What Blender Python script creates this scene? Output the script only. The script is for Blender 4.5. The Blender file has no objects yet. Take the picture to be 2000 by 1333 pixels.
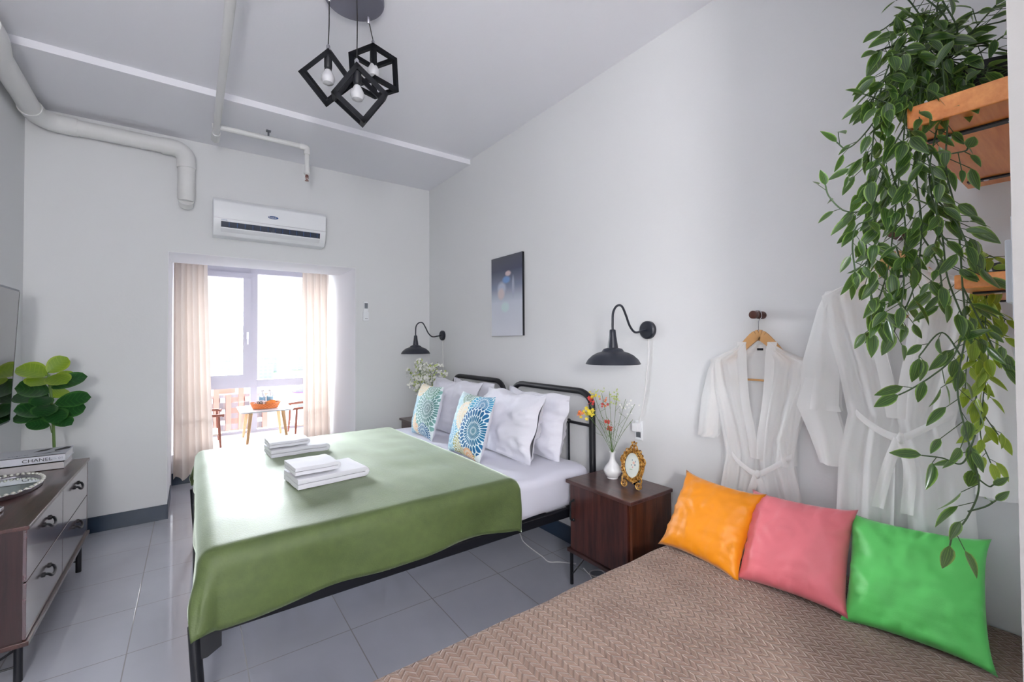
import bpy, bmesh, math, random
from math import sin, cos, pi, sqrt, radians, atan2, hypot
from mathutils import Vector, Matrix, noise
random.seed(7)
S = bpy.context.scene
COL = S.collection

# ------------------------------------------------------------------ camera
F_PX, YAW, PITCH, ROLL, CY, EYE = 858.0, radians(36.007), radians(.965), radians(-.340), 650.55, 1.30
_c, _s = cos(YAW), sin(YAW)
FW = Vector((_s*cos(PITCH), _c*cos(PITCH), sin(PITCH)))
_R0 = Vector((_c, -_s, 0)); _U0 = _R0.cross(FW)
RT = _R0*cos(ROLL) + _U0*sin(ROLL)
UP = -_R0*sin(ROLL) + _U0*cos(ROLL)
cd = bpy.data.cameras.new('camera'); cam = bpy.data.objects.new('camera', cd); COL.objects.link(cam)
cd.sensor_width = 36; cd.lens = F_PX/2000*36; cd.shift_y = -(666.5-CY)/2000; cd.clip_start = .02; cd.clip_end = 6000
cam.matrix_world = Matrix(((RT.x, UP.x, -FW.x, 0), (RT.y, UP.y, -FW.y, 0), (RT.z, UP.z, -FW.z, EYE), (0, 0, 0, 1)))
S.camera = cam

def at(u, v, **k):
    """point seen at photo position (u, v) on the plane x=, y= or z="""
    d = FW + RT*((u-1000)/F_PX) - UP*((v-CY)/F_PX)
    ax, val = list(k.items())[0]; i = 'xyz'.index(ax)
    o = Vector((0, 0, EYE)); return o + d*((val-o[i])/d[i])

# ------------------------------------------------------------------ world, lights, exposure
W = bpy.data.worlds.new('world'); S.world = W; W.use_nodes = True
bg = W.node_tree.nodes['Background']
bg.inputs[0].default_value = (.95, .97, 1, 1); bg.inputs[1].default_value = .85
S.view_settings.view_transform = 'Standard'; S.view_settings.look = 'None'
S.view_settings.exposure = 0.94; S.view_settings.gamma = 1; S.view_settings.use_curve_mapping = False
S.cycles.max_bounces = 8; S.cycles.diffuse_bounces = 5; S.cycles.glossy_bounces = 4
S.cycles.transmission_bounces = 6; S.cycles.transparent_max_bounces = 16
S.cycles.caustics_reflective = False; S.cycles.caustics_refractive = False
S.cycles.sample_clamp_indirect = 6
S.cycles.use_denoising = True

def sun(name, az, el, strength, ang, col):
    l = bpy.data.lights.new(name, 'SUN'); l.energy = strength; l.angle = radians(ang); l.color = col
    o = bpy.data.objects.new(name, l); COL.objects.link(o); az, el = radians(az), radians(el)
    d = Vector((sin(az)*cos(el), cos(az)*cos(el), sin(el)))      # towards the sun
    o.rotation_euler = d.to_track_quat('Z', 'Y').to_euler(); o.location = (0, 8, 4); return o
sun('hazy_sun', -5, 15, 15, 42, (.90, .95, 1))
def area(name, loc, rot, sx, sy, watt, col=(1, 1, 1), portal=False):
    l = bpy.data.lights.new(name, 'AREA'); l.shape = 'RECTANGLE'; l.size = sx; l.size_y = sy
    l.energy = watt; l.color = col
    if portal: l.cycles.is_portal = True
    o = bpy.data.objects.new(name, l); COL.objects.link(o); o.location = loc; o.rotation_euler = rot
    return o
area('window_portal', (.53, 5.93, 1.2), (radians(-90), 0, 0), 1.5, 2.1, 1, portal=True)


# ------------------------------------------------------------------ materials
def srgb(r, g, b):
    f = lambda c: (c/255)/12.92 if c/255 <= .04045 else ((c/255+.055)/1.055)**2.4
    return (f(r), f(g), f(b), 1)
class NG:
    def __init__(s, name):
        s.m = bpy.data.materials.new(name); s.m.use_nodes = True
        s.t = s.m.node_tree; s.n = s.t.nodes; s.l = s.t.links
        s.b = s.n['Principled BSDF']; s.out = s.n['Material Output']
    def node(s, t, **k):
        x = s.n.new(t)
        for a, v in k.items(): setattr(x, a, v)
        return x
    def put(s, sock, v):
        if isinstance(v, bpy.types.NodeSocket): s.l.new(v, sock)
        else: sock.default_value = v
    def math(s, op, a, b=0.0, c=None):
        x = s.node('ShaderNodeMath', operation=op); s.put(x.inputs[0], a); s.put(x.inputs[1], b)
        if c is not None: s.put(x.inputs[2], c)
        return x.outputs[0]
    def mix(s, f, a, b):
        x = s.node('ShaderNodeMix', data_type='RGBA'); s.put(x.inputs[0], f); s.put(x.inputs[6], a); s.put(x.inputs[7], b)
        return x.outputs[2]
    def coord(s, kind='Object', scale=(1, 1, 1), loc=(0, 0, 0), rot=(0, 0, 0)):
        c = s.node('ShaderNodeTexCoord'); m = s.node('ShaderNodeMapping')
        m.inputs['Scale'].default_value = scale; m.inputs['Location'].default_value = loc; m.inputs['Rotation'].default_value = rot
        s.l.new(c.outputs[kind], m.inputs[0]); return m.outputs[0]
    def sep(s, v):
        x = s.node('ShaderNodeSeparateXYZ'); s.put(x.inputs[0], v); return x.outputs
    def comb(s, a, b, c=0.0):
        x = s.node('ShaderNodeCombineXYZ'); s.put(x.inputs[0], a); s.put(x.inputs[1], b); s.put(x.inputs[2], c); return x.outputs[0]
    def noise(s, v, scale, detail=3, rough=.5):
        x = s.node('ShaderNodeTexNoise'); s.put(x.inputs['Vector'], v); x.inputs['Scale'].default_value = scale
        x.inputs['Detail'].default_value = detail; x.inputs['Roughness'].default_value = rough; return x.outputs[0]
    def voro(s, v, scale, feature='F1', out=0):
        x = s.node('ShaderNodeTexVoronoi', feature=feature); s.put(x.inputs['Vector'], v); x.inputs['Scale'].default_value = scale
        return x.outputs[out]
    def ramp(s, f, *stops):
        x = s.node('ShaderNodeValToRGB'); s.put(x.inputs[0], f); e = x.color_ramp.elements
        while len(e) < len(stops): e.new(.5)
        for i, (p, c) in enumerate(stops): e[i].position = p; e[i].color = c
        return x.outputs[0]
    def bump(s, h, st=.3, dist=.01):
        x = s.node('ShaderNodeBump'); x.inputs['Strength'].default_value = st; x.inputs['Distance'].default_value = dist
        s.put(x.inputs['Height'], h); s.l.new(x.outputs[0], s.b.inputs['Normal'])
    def set(s, **k):
        names = dict(color='Base Color', rough='Roughness', metal='Metallic', spec='Specular IOR Level', sheen='Sheen Weight',
                     sheenr='Sheen Roughness', sheent='Sheen Tint', coat='Coat Weight', coatr='Coat Roughness', trans='Transmission Weight',
                     ior='IOR', emit='Emission Color', emits='Emission Strength', alpha='Alpha', sss='Subsurface Weight')
        for a, v in k.items(): s.put(s.b.inputs[names[a]], v)
        return s
    def translucent(s, col, f):
        t = s.node('ShaderNodeBsdfTranslucent'); s.put(t.inputs[0], col)
        mx = s.node('ShaderNodeMixShader'); mx.inputs[0].default_value = f
        s.l.new(s.b.outputs[0], mx.inputs[1]); s.l.new(t.outputs[0], mx.inputs[2]); s.l.new(mx.outputs[0], s.out.inputs[0]); s.last = mx
        return mx
    def see_through(s, f):
        t = s.node('ShaderNodeBsdfTransparent'); mx = s.node('ShaderNodeMixShader'); s.put(mx.inputs[0], f)
        src = s.out.inputs[0].links[0].from_socket
        s.l.new(src, mx.inputs[1]); s.l.new(t.outputs[0], mx.inputs[2]); s.l.new(mx.outputs[0], s.out.inputs[0])
M = {}
def simple(key, col, rough=.5, metal=0, **k):
    g = NG(key); g.set(color=col, rough=rough, metal=metal, **k); M[key] = g.m; return g
def wall(key, col):
    g = simple(key, col, .75, spec=.25); g.bump(g.noise(g.coord(), 60, 4), .12, .004); return g
wall('wall_paint', srgb(225, 226, 228)); wall('ceiling_paint', srgb(240, 240, 246)); wall('jamb_paint', srgb(240, 240, 244))
wall('pipe_paint', srgb(226, 226, 226)); M['pipe_paint'].node_tree.nodes['Principled BSDF'].inputs['Roughness'].default_value = .45
simple('baseboard_blue', srgb(34, 52, 74), .35)
simple('white_plastic', srgb(238, 240, 244), .3); simple('upvc', srgb(186, 186, 200), .35)
simple('black_metal', srgb(16, 18, 25), .42, .0)
simple('lamp_black', srgb(34, 38, 50), .42); simple('dark_slot', srgb(28, 40, 62), .5)
simple('chrome', srgb(210, 210, 214), .22, 1); simple('silver', srgb(200, 198, 205), .3, 1)
simple('mirror', srgb(225, 235, 230), .03, 1); simple('black_plastic', srgb(16, 18, 26), .2)
simple('screen', srgb(10, 10, 13), .06, coat=1, coatr=.03); simple('grey_trim', srgb(120, 124, 132), .35, .6)
simple('bulb_glass', srgb(190, 190, 194), .35); simple('frame_black', srgb(16, 18, 24), .6, spec=.15); simple('ceramic', srgb(238, 238, 240), .28, coat=.4)
simple('paper', srgb(236, 236, 238), .6); simple('ink', srgb(22, 24, 34), .5); simple('grey_ink', srgb(150, 156, 172), .6)
simple('canopy_steel', srgb(126, 126, 140), .5, .5); simple('sprinkler_metal', srgb(150, 112, 104), .4, .6)
simple('cord_white', srgb(225, 225, 225), .5); simple('cord_black', srgb(25, 25, 28), .5)
simple('logo_blue', srgb(20, 76, 140), .4); simple('water_blue', srgb(150, 196, 225), .2); simple('zip_white', srgb(230, 235, 230), .5)
simple('peg_wood', srgb(82, 44, 34), .45); simple('hanger_wood', srgb(206, 158, 104), .4); simple('table_wood', srgb(216, 176, 132), .45)
simple('chair_wood', srgb(150, 92, 76), .4); simple('soil', srgb(30, 24, 20), .9); simple('stem_brown', srgb(70, 60, 42), .7)
simple('stem_green', srgb(92, 120, 60), .6); simple('stem_dark', srgb(62, 84, 50), .6); simple('seat_cord', srgb(228, 220, 208), .7)
simple('petal_red', srgb(206, 58, 52), .5); simple('petal_yellow', srgb(226, 206, 60), .5); simple('petal_orange', srgb(220, 120, 60), .5)
simple('petal_white', srgb(246, 246, 240), .6); simple('bud_green', srgb(186, 200, 120), .6); simple('pot_black', srgb(20, 22, 26), .5)
simple('snack_orange', srgb(240, 150, 70), .4); simple('mug_white', srgb(235, 232, 238), .3)
simple('hill', srgb(176, 188, 196), 1)

g = NG('water_bottle'); g.set(color=(.86, .93, .98, 1), rough=.05, trans=.7, ior=1.2); M['water_bottle'] = g.m
g = NG('glass'); gl = g.node('ShaderNodeBsdfGlossy'); gl.inputs['Roughness'].default_value = .02
tr = g.node('ShaderNodeBsdfTransparent'); mx = g.node('ShaderNodeMixShader'); mx.inputs[0].default_value = .05
g.l.new(tr.outputs[0], mx.inputs[1]); g.l.new(gl.outputs[0], mx.inputs[2]); g.l.new(mx.outputs[0], g.out.inputs[0]); M['glass'] = g.m

# glossy 40 cm floor tiles
g = NG('floor_tile'); v = g.coord(); x, y, z = g.sep(v)
def grid_line(g, c, off, w):
    f = g.math('FRACT', g.math('DIVIDE', g.math('SUBTRACT', c, off), .4))
    d = g.math('MINIMUM', f, g.math('SUBTRACT', 1.0, f)); return g.math('LESS_THAN', d, w)
gr = g.math('MAXIMUM', grid_line(g, x, .183, .0055), grid_line(g, y, 2.05, .0055))
tone = g.ramp(g.noise(v, 2.2, 4), (.3, srgb(176, 178, 188)), (.7, srgb(188, 190, 200)))
g.set(color=g.mix(gr, tone, srgb(128, 126, 126)), rough=g.math('ADD', g.math('MULTIPLY', gr, .5), .06), spec=.8)
g.bump(g.math('SUBTRACT', 1.0, gr), .25, .003); M['floor_tile'] = g.m

def wood(key, dark, light, axis='z', rough=.3, scale=1.0, coat=.35):
    g = NG(key); sc = {'x': (1.5, 22, 22), 'y': (22, 1.5, 22), 'z': (22, 22, 1.5)}[axis]
    v = g.coord(scale=tuple(q*scale for q in sc)); n1 = g.noise(v, 1.6, 6, .62)
    n2 = g.noise(g.coord(scale=tuple(q*scale*4 for q in sc)), 2.5, 3)
    f = g.math('ADD', g.math('MULTIPLY', n1, .75), g.math('MULTIPLY', n2, .25))
    g.set(color=g.ramp(f, (.34, dark), (.66, light)), rough=rough, coat=coat, coatr=.12); g.bump(f, .05, .003); M[key] = g.m
wood('walnut_v', srgb(30, 13, 14), srgb(84, 44, 36), 'z', .32)
wood('walnut_h', srgb(46, 26, 26), srgb(92, 60, 56), 'y', .28)
wood('walnut_side', srgb(34, 16, 12), srgb(98, 52, 30), 'z', .35)
wood('dresser_side', srgb(30, 16, 18), srgb(60, 34, 36), 'z', .35)
wood('drawer_wood', srgb(66, 42, 46), srgb(100, 70, 74), 'y', .25, coat=1.0)
M['drawer_wood'].node_tree.nodes['Principled BSDF'].inputs['Coat IOR'].default_value = 2.2
wood('shelf_wood', srgb(212, 116, 44), srgb(250, 168, 92), 'x', .4, .5)
wood('pale_wood', srgb(200, 150, 100), srgb(226, 186, 140), 'z', .4)

def cloth(key, col, rough=.85, sheen=.3, nscale=350, bst=.15, sr=.4, **k):
    g = NG(key); g.set(color=col, rough=rough, sheen=sheen, sheenr=sr, **k); g.bump(g.noise(g.coord(), nscale, 2), bst, .002); M[key] = g.m; return g
cloth('white_cotton', srgb(224, 224, 234)); cloth('sheet_cotton', srgb(212, 212, 226))
cloth('terry', srgb(222, 222, 230), .95, .5, 500, .6)
cloth('orange_satin', srgb(230, 140, 2), .5, .2); cloth('pink_satin', srgb(232, 122, 132), .45, .3); cloth('green_satin', srgb(98, 210, 104), .5, .2)
# sage fleece with a strong nap sheen
g = NG('green_fleece'); v = g.coord(); n = g.noise(v, 3.0, 5, .6); n2 = g.noise(g.coord(scale=(1, .35, 1)), 26, 4)
f = g.math('ADD', g.math('MULTIPLY', n, .6), g.math('MULTIPLY', n2, .4))
g.set(color=g.ramp(f, (.3, srgb(66, 82, 38)), (.7, srgb(84, 101, 48))), rough=.8, sheen=1.0, sheenr=.28, sheent=srgb(232, 244, 230), coat=.6, coatr=.55)
g.bump(g.math('ADD', g.math('MULTIPLY', n2, .5), g.math('MULTIPLY', g.noise(v, 160, 3), .8)), .45, .005); M['green_fleece'] = g.m
# brown plush with chevron grooves
g = NG('chevron_plush'); v = g.coord(); x, y, z = g.sep(v)
P = .040; Q = .022
xi = g.math('DIVIDE', x, P); tri = g.math('ABSOLUTE', g.math('SUBTRACT', g.math('FRACT', xi), .5))
ph = g.math('FRACT', g.math('ADD', g.math('DIVIDE', y, Q), g.math('MULTIPLY', tri, 1.9)))
cell = g.math('FLOOR', g.math('MULTIPLY', xi, 2.0)); cl = g.math('FRACT', g.math('MULTIPLY', xi, 2.0))
gv = g.math('SMOOTH_MIN', g.math('MULTIPLY', ph, 4.0), g.math('MULTIPLY', g.math('SUBTRACT', 1.0, ph), 4.0), .3)
gv = g.math('MINIMUM', gv, 1.0)
se = g.math('MINIMUM', g.math('MULTIPLY', g.math('MINIMUM', cl, g.math('SUBTRACT', 1.0, cl)), 9.0), 1.0)
hgt = g.math('MULTIPLY', gv, g.math('ADD', g.math('MULTIPLY', se, .45), .55))
big = g.noise(v, 5, 4, .6)
base = g.ramp(big, (.3, srgb(120, 96, 85)), (.7, srgb(150, 126, 113)))
g.set(color=g.mix(g.math('MULTIPLY', g.math('SUBTRACT', 1.0, hgt), .55), base, srgb(98, 74, 62)), rough=.9, sheen=.7, sheenr=.35, sheent=srgb(240, 224, 214))
g.bump(g.math('ADD', hgt, g.math('MULTIPLY', g.noise(v, 300, 2), .2)), .8, .006); M['chevron_plush'] = g.m

# dahlia-printed cushion: petals laid in rings round several flower centres, on UV
def dahlia(key, seed, flowers):
    g = NG(key); tc = g.node('ShaderNodeTexCoord'); u, vv, _ = g.sep(tc.outputs['UV'])
    col = srgb(226, 236, 240)
    for (cx, cy, rad, c1, c2, dens) in flowers:
        dx = g.math('SUBTRACT', u, cx); dy = g.math('SUBTRACT', vv, cy)
        r = g.math('SQRT', g.math('ADD', g.math('MULTIPLY', dx, dx), g.math('MULTIPLY', dy, dy)))
        lr = g.math('MULTIPLY', g.math('POWER', g.math('ADD', r, .0005), .75), dens*.66)
        ring = g.math('FLOOR', lr); fr = g.math('SUBTRACT', lr, ring)
        a = g.math('ADD', g.math('DIVIDE', g.math('ARCTAN2', dy, dx), 2*pi), g.math('MULTIPLY', ring, .5/30))
        fa = g.math('FRACT', g.math('MULTIPLY', a, 30.0))
        pa = g.math('ABSOLUTE', g.math('SUBTRACT', fa, .5)); pr = g.math('SUBTRACT', fr, .5)
        dd = g.math('SQRT', g.math('ADD', g.math('MULTIPLY', g.math('MULTIPLY', pa, pa), 5.4), g.math('MULTIPLY', g.math('MULTIPLY', pr, pr), 3.4)))
        petal = g.math('LESS_THAN', dd, .94)
        wob = g.math('ADD', r, g.math('MULTIPLY', g.math('SUBTRACT', fa, .5), .03))
        inside = g.math('LESS_THAN', wob, rad)
        fc = g.mix(g.math('MINIMUM', g.math('DIVIDE', r, rad), 1.0), c1, c2)
        col = g.mix(inside, col, g.mix(petal, srgb(222, 238, 242), fc))
    g.set(color=col, rough=.8, sheen=.15); M[key] = g.m
blue, teal, lt = srgb(16, 92, 150), srgb(20, 120, 150), srgb(130, 190, 215)
och, orr, gn, pch = srgb(190, 170, 110), srgb(228, 150, 80), srgb(70, 110, 100), srgb(238, 212, 170)
dahlia('dahlia_print_a', 1, [(.2, .62, .34, lt, srgb(190, 220, 232), 17), (.16, .20, .25, srgb(60, 130, 180), lt, 17), (.46, .22, .22, orr, pch, 18), (.30, .95, .22, pch, pch, 18),
       (.78, .55, .42, srgb(40, 84, 92), srgb(130, 180, 176), 17), (.74, .93, .22, gn, srgb(110, 160, 140), 18), (.74, .06, .22, blue, blue, 16)])
dahlia('dahlia_print_b', 2, [(.16, .30, .3, srgb(80, 150, 200), lt, 17), (.2, .78, .26, srgb(150, 200, 215), srgb(205, 226, 230), 17), (.42, .95, .16, gn, srgb(130, 160, 130), 17), (.5, .62, .24, pch, srgb(240, 222, 196), 17),
       (.62, .12, .3, och, srgb(170, 170, 110), 17), (.84, .84, .3, srgb(20, 110, 170), srgb(90, 180, 210), 16), (.82, .44, .36, teal, blue, 14), (.76, .03, .14, orr, srgb(236, 170, 100), 18)])

# sheer white voile
def sheer(key, col, tl, st):
    g = NG(key); g.set(color=col, rough=.9, spec=.1); g.translucent(col, tl); g.see_through(st); M[key] = g.m; return g
sheer('voile', srgb(252, 252, 252), .35, .17); sheer('voile_seam', srgb(250, 250, 250), .3, .16)
g = NG('curtain_cloth'); cc = srgb(228, 219, 213); g.set(color=cc, rough=.9, sheen=.2); g.translucent(srgb(218, 202, 192), .22); M['curtain_cloth'] = g.m
g.bump(g.noise(g.coord(scale=(1, 1, .3)), 240, 2), .15, .002)

wall('door_jamb_grey', srgb(128, 126, 126))
# leaves: UV v along the leaf, u across (0..1)
def leafmat(key, dark, light, margin, veins, tl=.22, rough=.35):
    g = NG(key); tc = g.node('ShaderNodeTexCoord'); u, v, _ = g.sep(tc.outputs['UV'])
    a = g.math('ABSOLUTE', g.math('SUBTRACT', g.math('MULTIPLY', u, 2.0), 1.0))
    k = g.math('FRACT', g.math('MULTIPLY', g.math('ADD', v, g.math('MULTIPLY', a, -.22)), veins)) if veins < 9 else g.math('FRACT', g.math('MULTIPLY', a, 3.0))
    vein = g.math('MULTIPLY', g.math('LESS_THAN', k, .16), .55 if veins < 9 else .45)
    nz = g.noise(g.coord(), 40, 2)
    body = g.mix(nz, dark, light); body = g.mix(vein, body, margin)
    edge = g.math('GREATER_THAN', g.math('ADD', a, g.math('MULTIPLY', g.math('SUBTRACT', nz, .5), .25)), .80)
    g.set(color=g.mix(g.math('MULTIPLY', edge, .8), body, margin), rough=rough, coat=.25, coatr=.25)
    g.translucent(margin, tl); M[key] = g.m
leafmat('vine_leaf', srgb(14, 42, 22), srgb(40, 80, 38), srgb(132, 168, 72), 12, .2, .28)
leafmat('vine_leaf_light', srgb(96, 128, 30), srgb(130, 160, 50), srgb(176, 192, 70), 12, .3)
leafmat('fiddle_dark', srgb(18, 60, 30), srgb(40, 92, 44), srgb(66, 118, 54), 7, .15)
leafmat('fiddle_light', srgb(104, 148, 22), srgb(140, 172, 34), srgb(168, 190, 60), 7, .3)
# gilt resin
g = NG('gilt'); v = g.coord(); n = g.noise(v, 90, 4, .65)
g.set(color=g.ramp(n, (.36, srgb(92, 50, 16)), (.5, srgb(196, 140, 62)), (.66, srgb(240, 206, 130))), metal=.75, rough=.32); g.bump(n, .9, .004); M['gilt'] = g.m
g = NG('basket_weave'); v = g.coord(scale=(60, 60, 90)); c = g.node('ShaderNodeTexChecker'); g.l.new(v, c.inputs[0]); c.inputs['Scale'].default_value = 1
g.set(color=g.mix(c.outputs[1], srgb(226, 122, 60), srgb(244, 150, 90)), rough=.6); g.bump(c.outputs[1], .5, .004); M['basket_weave'] = g.m
# plain made-up abstract print: dark field, window glare painted pale below, soft colour patches
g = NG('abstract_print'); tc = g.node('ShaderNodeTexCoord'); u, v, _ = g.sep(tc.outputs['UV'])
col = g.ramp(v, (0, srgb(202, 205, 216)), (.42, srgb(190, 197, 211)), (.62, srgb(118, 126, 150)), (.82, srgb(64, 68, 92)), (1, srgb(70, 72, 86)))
def blob(col, cx, cy, rx, ry, c, hard=2.2):
    a = g.math('DIVIDE', g.math('SUBTRACT', u, cx), rx); b = g.math('DIVIDE', g.math('SUBTRACT', v, cy), ry)
    r = g.math('SQRT', g.math('ADD', g.math('MULTIPLY', a, a), g.math('MULTIPLY', b, b)))
    f = g.node('ShaderNodeClamp'); g.l.new(g.math('MULTIPLY', g.math('SUBTRACT', 1.0, r), hard), f.inputs[0])
    return g.mix(f.outputs[0], col, c)
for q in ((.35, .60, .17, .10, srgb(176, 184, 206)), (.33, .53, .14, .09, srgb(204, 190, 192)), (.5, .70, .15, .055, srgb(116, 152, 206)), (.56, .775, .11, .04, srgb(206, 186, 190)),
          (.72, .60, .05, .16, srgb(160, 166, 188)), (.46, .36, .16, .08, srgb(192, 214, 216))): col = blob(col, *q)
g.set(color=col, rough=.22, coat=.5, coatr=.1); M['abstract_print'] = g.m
g = NG('flower_card'); tc = g.node('ShaderNodeTexCoord'); u, v, _ = g.sep(tc.outputs['UV']); col = srgb(222, 228, 222)
for q in ((.55, .60, .1, .07, srgb(226, 190, 178)), (.42, .50, .05, .04, srgb(140, 150, 160)), (.64, .52, .06, .05, srgb(120, 140, 150)), (.5, .42, .05, .04, srgb(222, 170, 170)),
          (.45, .70, .04, .04, srgb(140, 160, 170)), (.66, .66, .04, .05, srgb(150, 160, 170)), (.4, .32, .14, .02, srgb(170, 190, 170))): col = blob(col, *q)
g.set(color=col, rough=.2, coat=.6, coatr=.05); M['flower_card'] = g.m

# facades for the far city, haze put into their pale colours
def facade(key, a, b, win, sx, sz):
    g = NG(key); x, y, z = g.sep(g.coord())
    fx = g.math('FRACT', g.math('MULTIPLY', g.math('ADD', x, y), sx)); fz = g.math('FRACT', g.math('MULTIPLY', z, sz))
    w = g.math('MULTIPLY', g.math('GREATER_THAN', fx, .45), g.math('GREATER_THAN', fz, .5))
    st = g.math('GREATER_THAN', g.math('FRACT', g.math('MULTIPLY', g.math('ADD', x, y), sx/4)), .62)
    g.set(color=g.mix(w, g.mix(st, a, b), win), rough=.9); M[key] = g.m
facade('tower_facade', srgb(240, 240, 244), srgb(244, 210, 200), srgb(214, 220, 232), .28, .33)
facade('hazed_facade', srgb(214, 218, 224), srgb(230, 230, 230), srgb(206, 214, 222), .1, .12)
simple('tower_orange', srgb(244, 190, 176), .9); simple('tower_white', srgb(236, 236, 240), .9)  # tower orange lightened to stand in for haze
g = NG('city_ground'); v = g.coord(); n = g.voro(v, .02, out=1); nn = g.noise(v, .006, 5)
g.set(color=g.mix(nn, srgb(190, 200, 200), g.mix(.35, n, srgb(200, 206, 206))), rough=1); M['city_ground'] = g.m

# ------------------------------------------------------------------ mesh helpers
class MB:
    def __init__(s): s.v = []; s.f = []; s.uv = {}
    def add(s, vs, fs, uvs=None):
        o = len(s.v); s.v += [Vector(p) for p in vs]
        for i, f in enumerate(fs):
            if uvs is not None: s.uv[len(s.f)] = [uvs[j] for j in f]
            s.f.append([o+j for j in f])
        return s
    def box(s, x0, x1, y0, y1, z0, z1):
        vs = [(x, y, z) for x in (x0, x1) for y in (y0, y1) for z in (z0, z1)]
        return s.add(vs, [(0, 1, 3, 2), (4, 6, 7, 5), (0, 4, 5, 1), (2, 3, 7, 6), (0, 2, 6, 4), (1, 5, 7, 3)])
    def quadbar(s, a, b, w, h, up=(0, 0, 1)):
        a = Vector(a); b = Vector(b); d = (b-a).normalized(); sd = d.cross(Vector(up))
        if sd.length < 1e-4: sd = d.cross(Vector((1, 0, 0)))
        sd.normalize(); u = sd.cross(d)
        vs = [p + sd*(w/2*i) + u*(h/2*j) for p in (a, b) for i, j in ((-1, -1), (1, -1), (1, 1), (-1, 1))]
        return s.add(vs, [(3, 2, 1, 0), (4, 5, 6, 7), (0, 1, 5, 4), (1, 2, 6, 5), (2, 3, 7, 6), (3, 0, 4, 7)])
    def tube(s, pts, r, n=8, cap=True):
        pts = [Vector(p) for p in pts]; m = len(pts); rs = r if isinstance(r, (list, tuple)) else [r]*m
        vs = []; t0 = (pts[1]-pts[0]).normalized(); ref = Vector((0, 0, 1)) if abs(t0.z) < .9 else Vector((1, 0, 0))
        nx = t0.cross(ref).normalized()
        for i, p in enumerate(pts):
            t = (pts[min(i+1, m-1)]-pts[max(i-1, 0)]).normalized()
            nx = (nx - t*nx.dot(t)); nx.normalize(); ny = t.cross(nx)
            vs += [p + (nx*cos(2*pi*k/n) + ny*sin(2*pi*k/n))*rs[i] for k in range(n)]
        fs = [(i*n+k, i*n+(k+1) % n, (i+1)*n+(k+1) % n, (i+1)*n+k) for i in range(m-1) for k in range(n)]
        if cap: fs += [tuple(reversed(range(n))), tuple(range((m-1)*n, m*n))]
        return s.add(vs, fs)
    def lathe(s, prof, c=(0, 0, 0), n=24, axis='z', mat=None):
        c = Vector(c); vs = []
        for (r, h) in prof:
            for k in range(n):
                a = 2*pi*k/n; p = Vector((r*cos(a), r*sin(a), h))
                if axis == 'x': p = Vector((p.z, p.x, p.y))
                if axis == 'y': p = Vector((p.x, p.z, p.y))
                if mat is not None: p = mat @ p
                vs.append(c+p)
        m = len(prof)
        fs = [(i*n+k, i*n+(k+1) % n, (i+1)*n+(k+1) % n, (i+1)*n+k) for i in range(m-1) for k in range(n)]
        if prof[0][0] > 1e-5: fs.append(tuple(reversed(range(n))))
        if prof[-1][0] > 1e-5: fs.append(tuple(range((m-1)*n, m*n)))
        return s.add(vs, fs)
    def ball(s, c, r, n=8, m=6, sc=(1, 1, 1)):
        pr = [(max(r*sin(pi*i/m), 0 if 0 < i < m else 0), -r*cos(pi*i/m)) for i in range(m+1)]
        q = MB().lathe([(max(a, 1e-6), h) for a, h in pr], n=n)
        return s.add([Vector(c)+Vector((p.x*sc[0], p.y*sc[1], p.z*sc[2])) for p in q.v], q.f)
    def grid(s, fn, nu, nv, u0=0, u1=1, v0=0, v1=1, flip=False):
        vs = []; uvs = []
        for j in range(nv+1):
            for i in range(nu+1):
                a = u0+(u1-u0)*i/nu; b = v0+(v1-v0)*j/nv; vs.append(fn(a, b)); uvs.append((i/nu, j/nv))
        fs = []
        for j in range(nv):
            for i in range(nu):
                q = (j*(nu+1)+i, j*(nu+1)+i+1, (j+1)*(nu+1)+i+1, (j+1)*(nu+1)+i)
                fs.append(tuple(reversed(q)) if flip else q)
        return s.add(vs, fs, uvs)
    def build(s, name, mat, parent=None, smooth=True, bevel=0, seg=2, solid=0, sub=0, merge=0, extra=None, auto=35):
        me = bpy.data.meshes.new(name); off = Vector((0, 0, 0))
        if parent is not None:
            p = parent
            while p is not None: off = off + p.location; p = p.parent
        me.from_pydata([tuple(q-off) for q in s.v], [], s.f)
        if s.uv:
            ul = me.uv_layers.new(name='uv')
            for i, poly in enumerate(me.polygons):
                if i in s.uv:
                    for k, li in enumerate(poly.loop_indices): ul.data[li].uv = s.uv[i][k]
        bm = bmesh.new(); bm.from_mesh(me)
        if merge: bmesh.ops.remove_doubles(bm, verts=bm.verts, dist=merge)
        if not s.uv: bmesh.ops.recalc_face_normals(bm, faces=bm.faces)
        bm.to_mesh(me); bm.free()
        ms = mat if isinstance(mat, (list, tuple)) else [mat]
        for q in ms: me.materials.append(M[q])
        o = bpy.data.objects.new(name, me); COL.objects.link(o); o.parent = parent
        if solid: md = o.modifiers.new('solid', 'SOLIDIFY'); md.thickness = solid; md.offset = 0
        if bevel: md = o.modifiers.new('bevel', 'BEVEL'); md.width = bevel; md.segments = seg; md.limit_method = 'ANGLE'; md.angle_limit = radians(40)
        if sub: md = o.modifiers.new('sub', 'SUBSURF'); md.levels = sub; md.render_levels = sub
        if smooth:
            for q in me.polygons: q.use_smooth = True
            if auto and not sub:
                bm = bmesh.new(); bm.from_mesh(me)
                for e in bm.edges:
                    if len(e.link_faces) == 2 and e.calc_face_angle(0) > radians(auto): e.smooth = False
                bm.to_mesh(me); bm.free()
        return o
def tag(o, label=None, cat=None, group=None, kind=None):
    if label: o['label'] = label
    if cat: o['category'] = cat
    if group: o['group'] = group
    if kind: o['kind'] = kind
    return o
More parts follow.
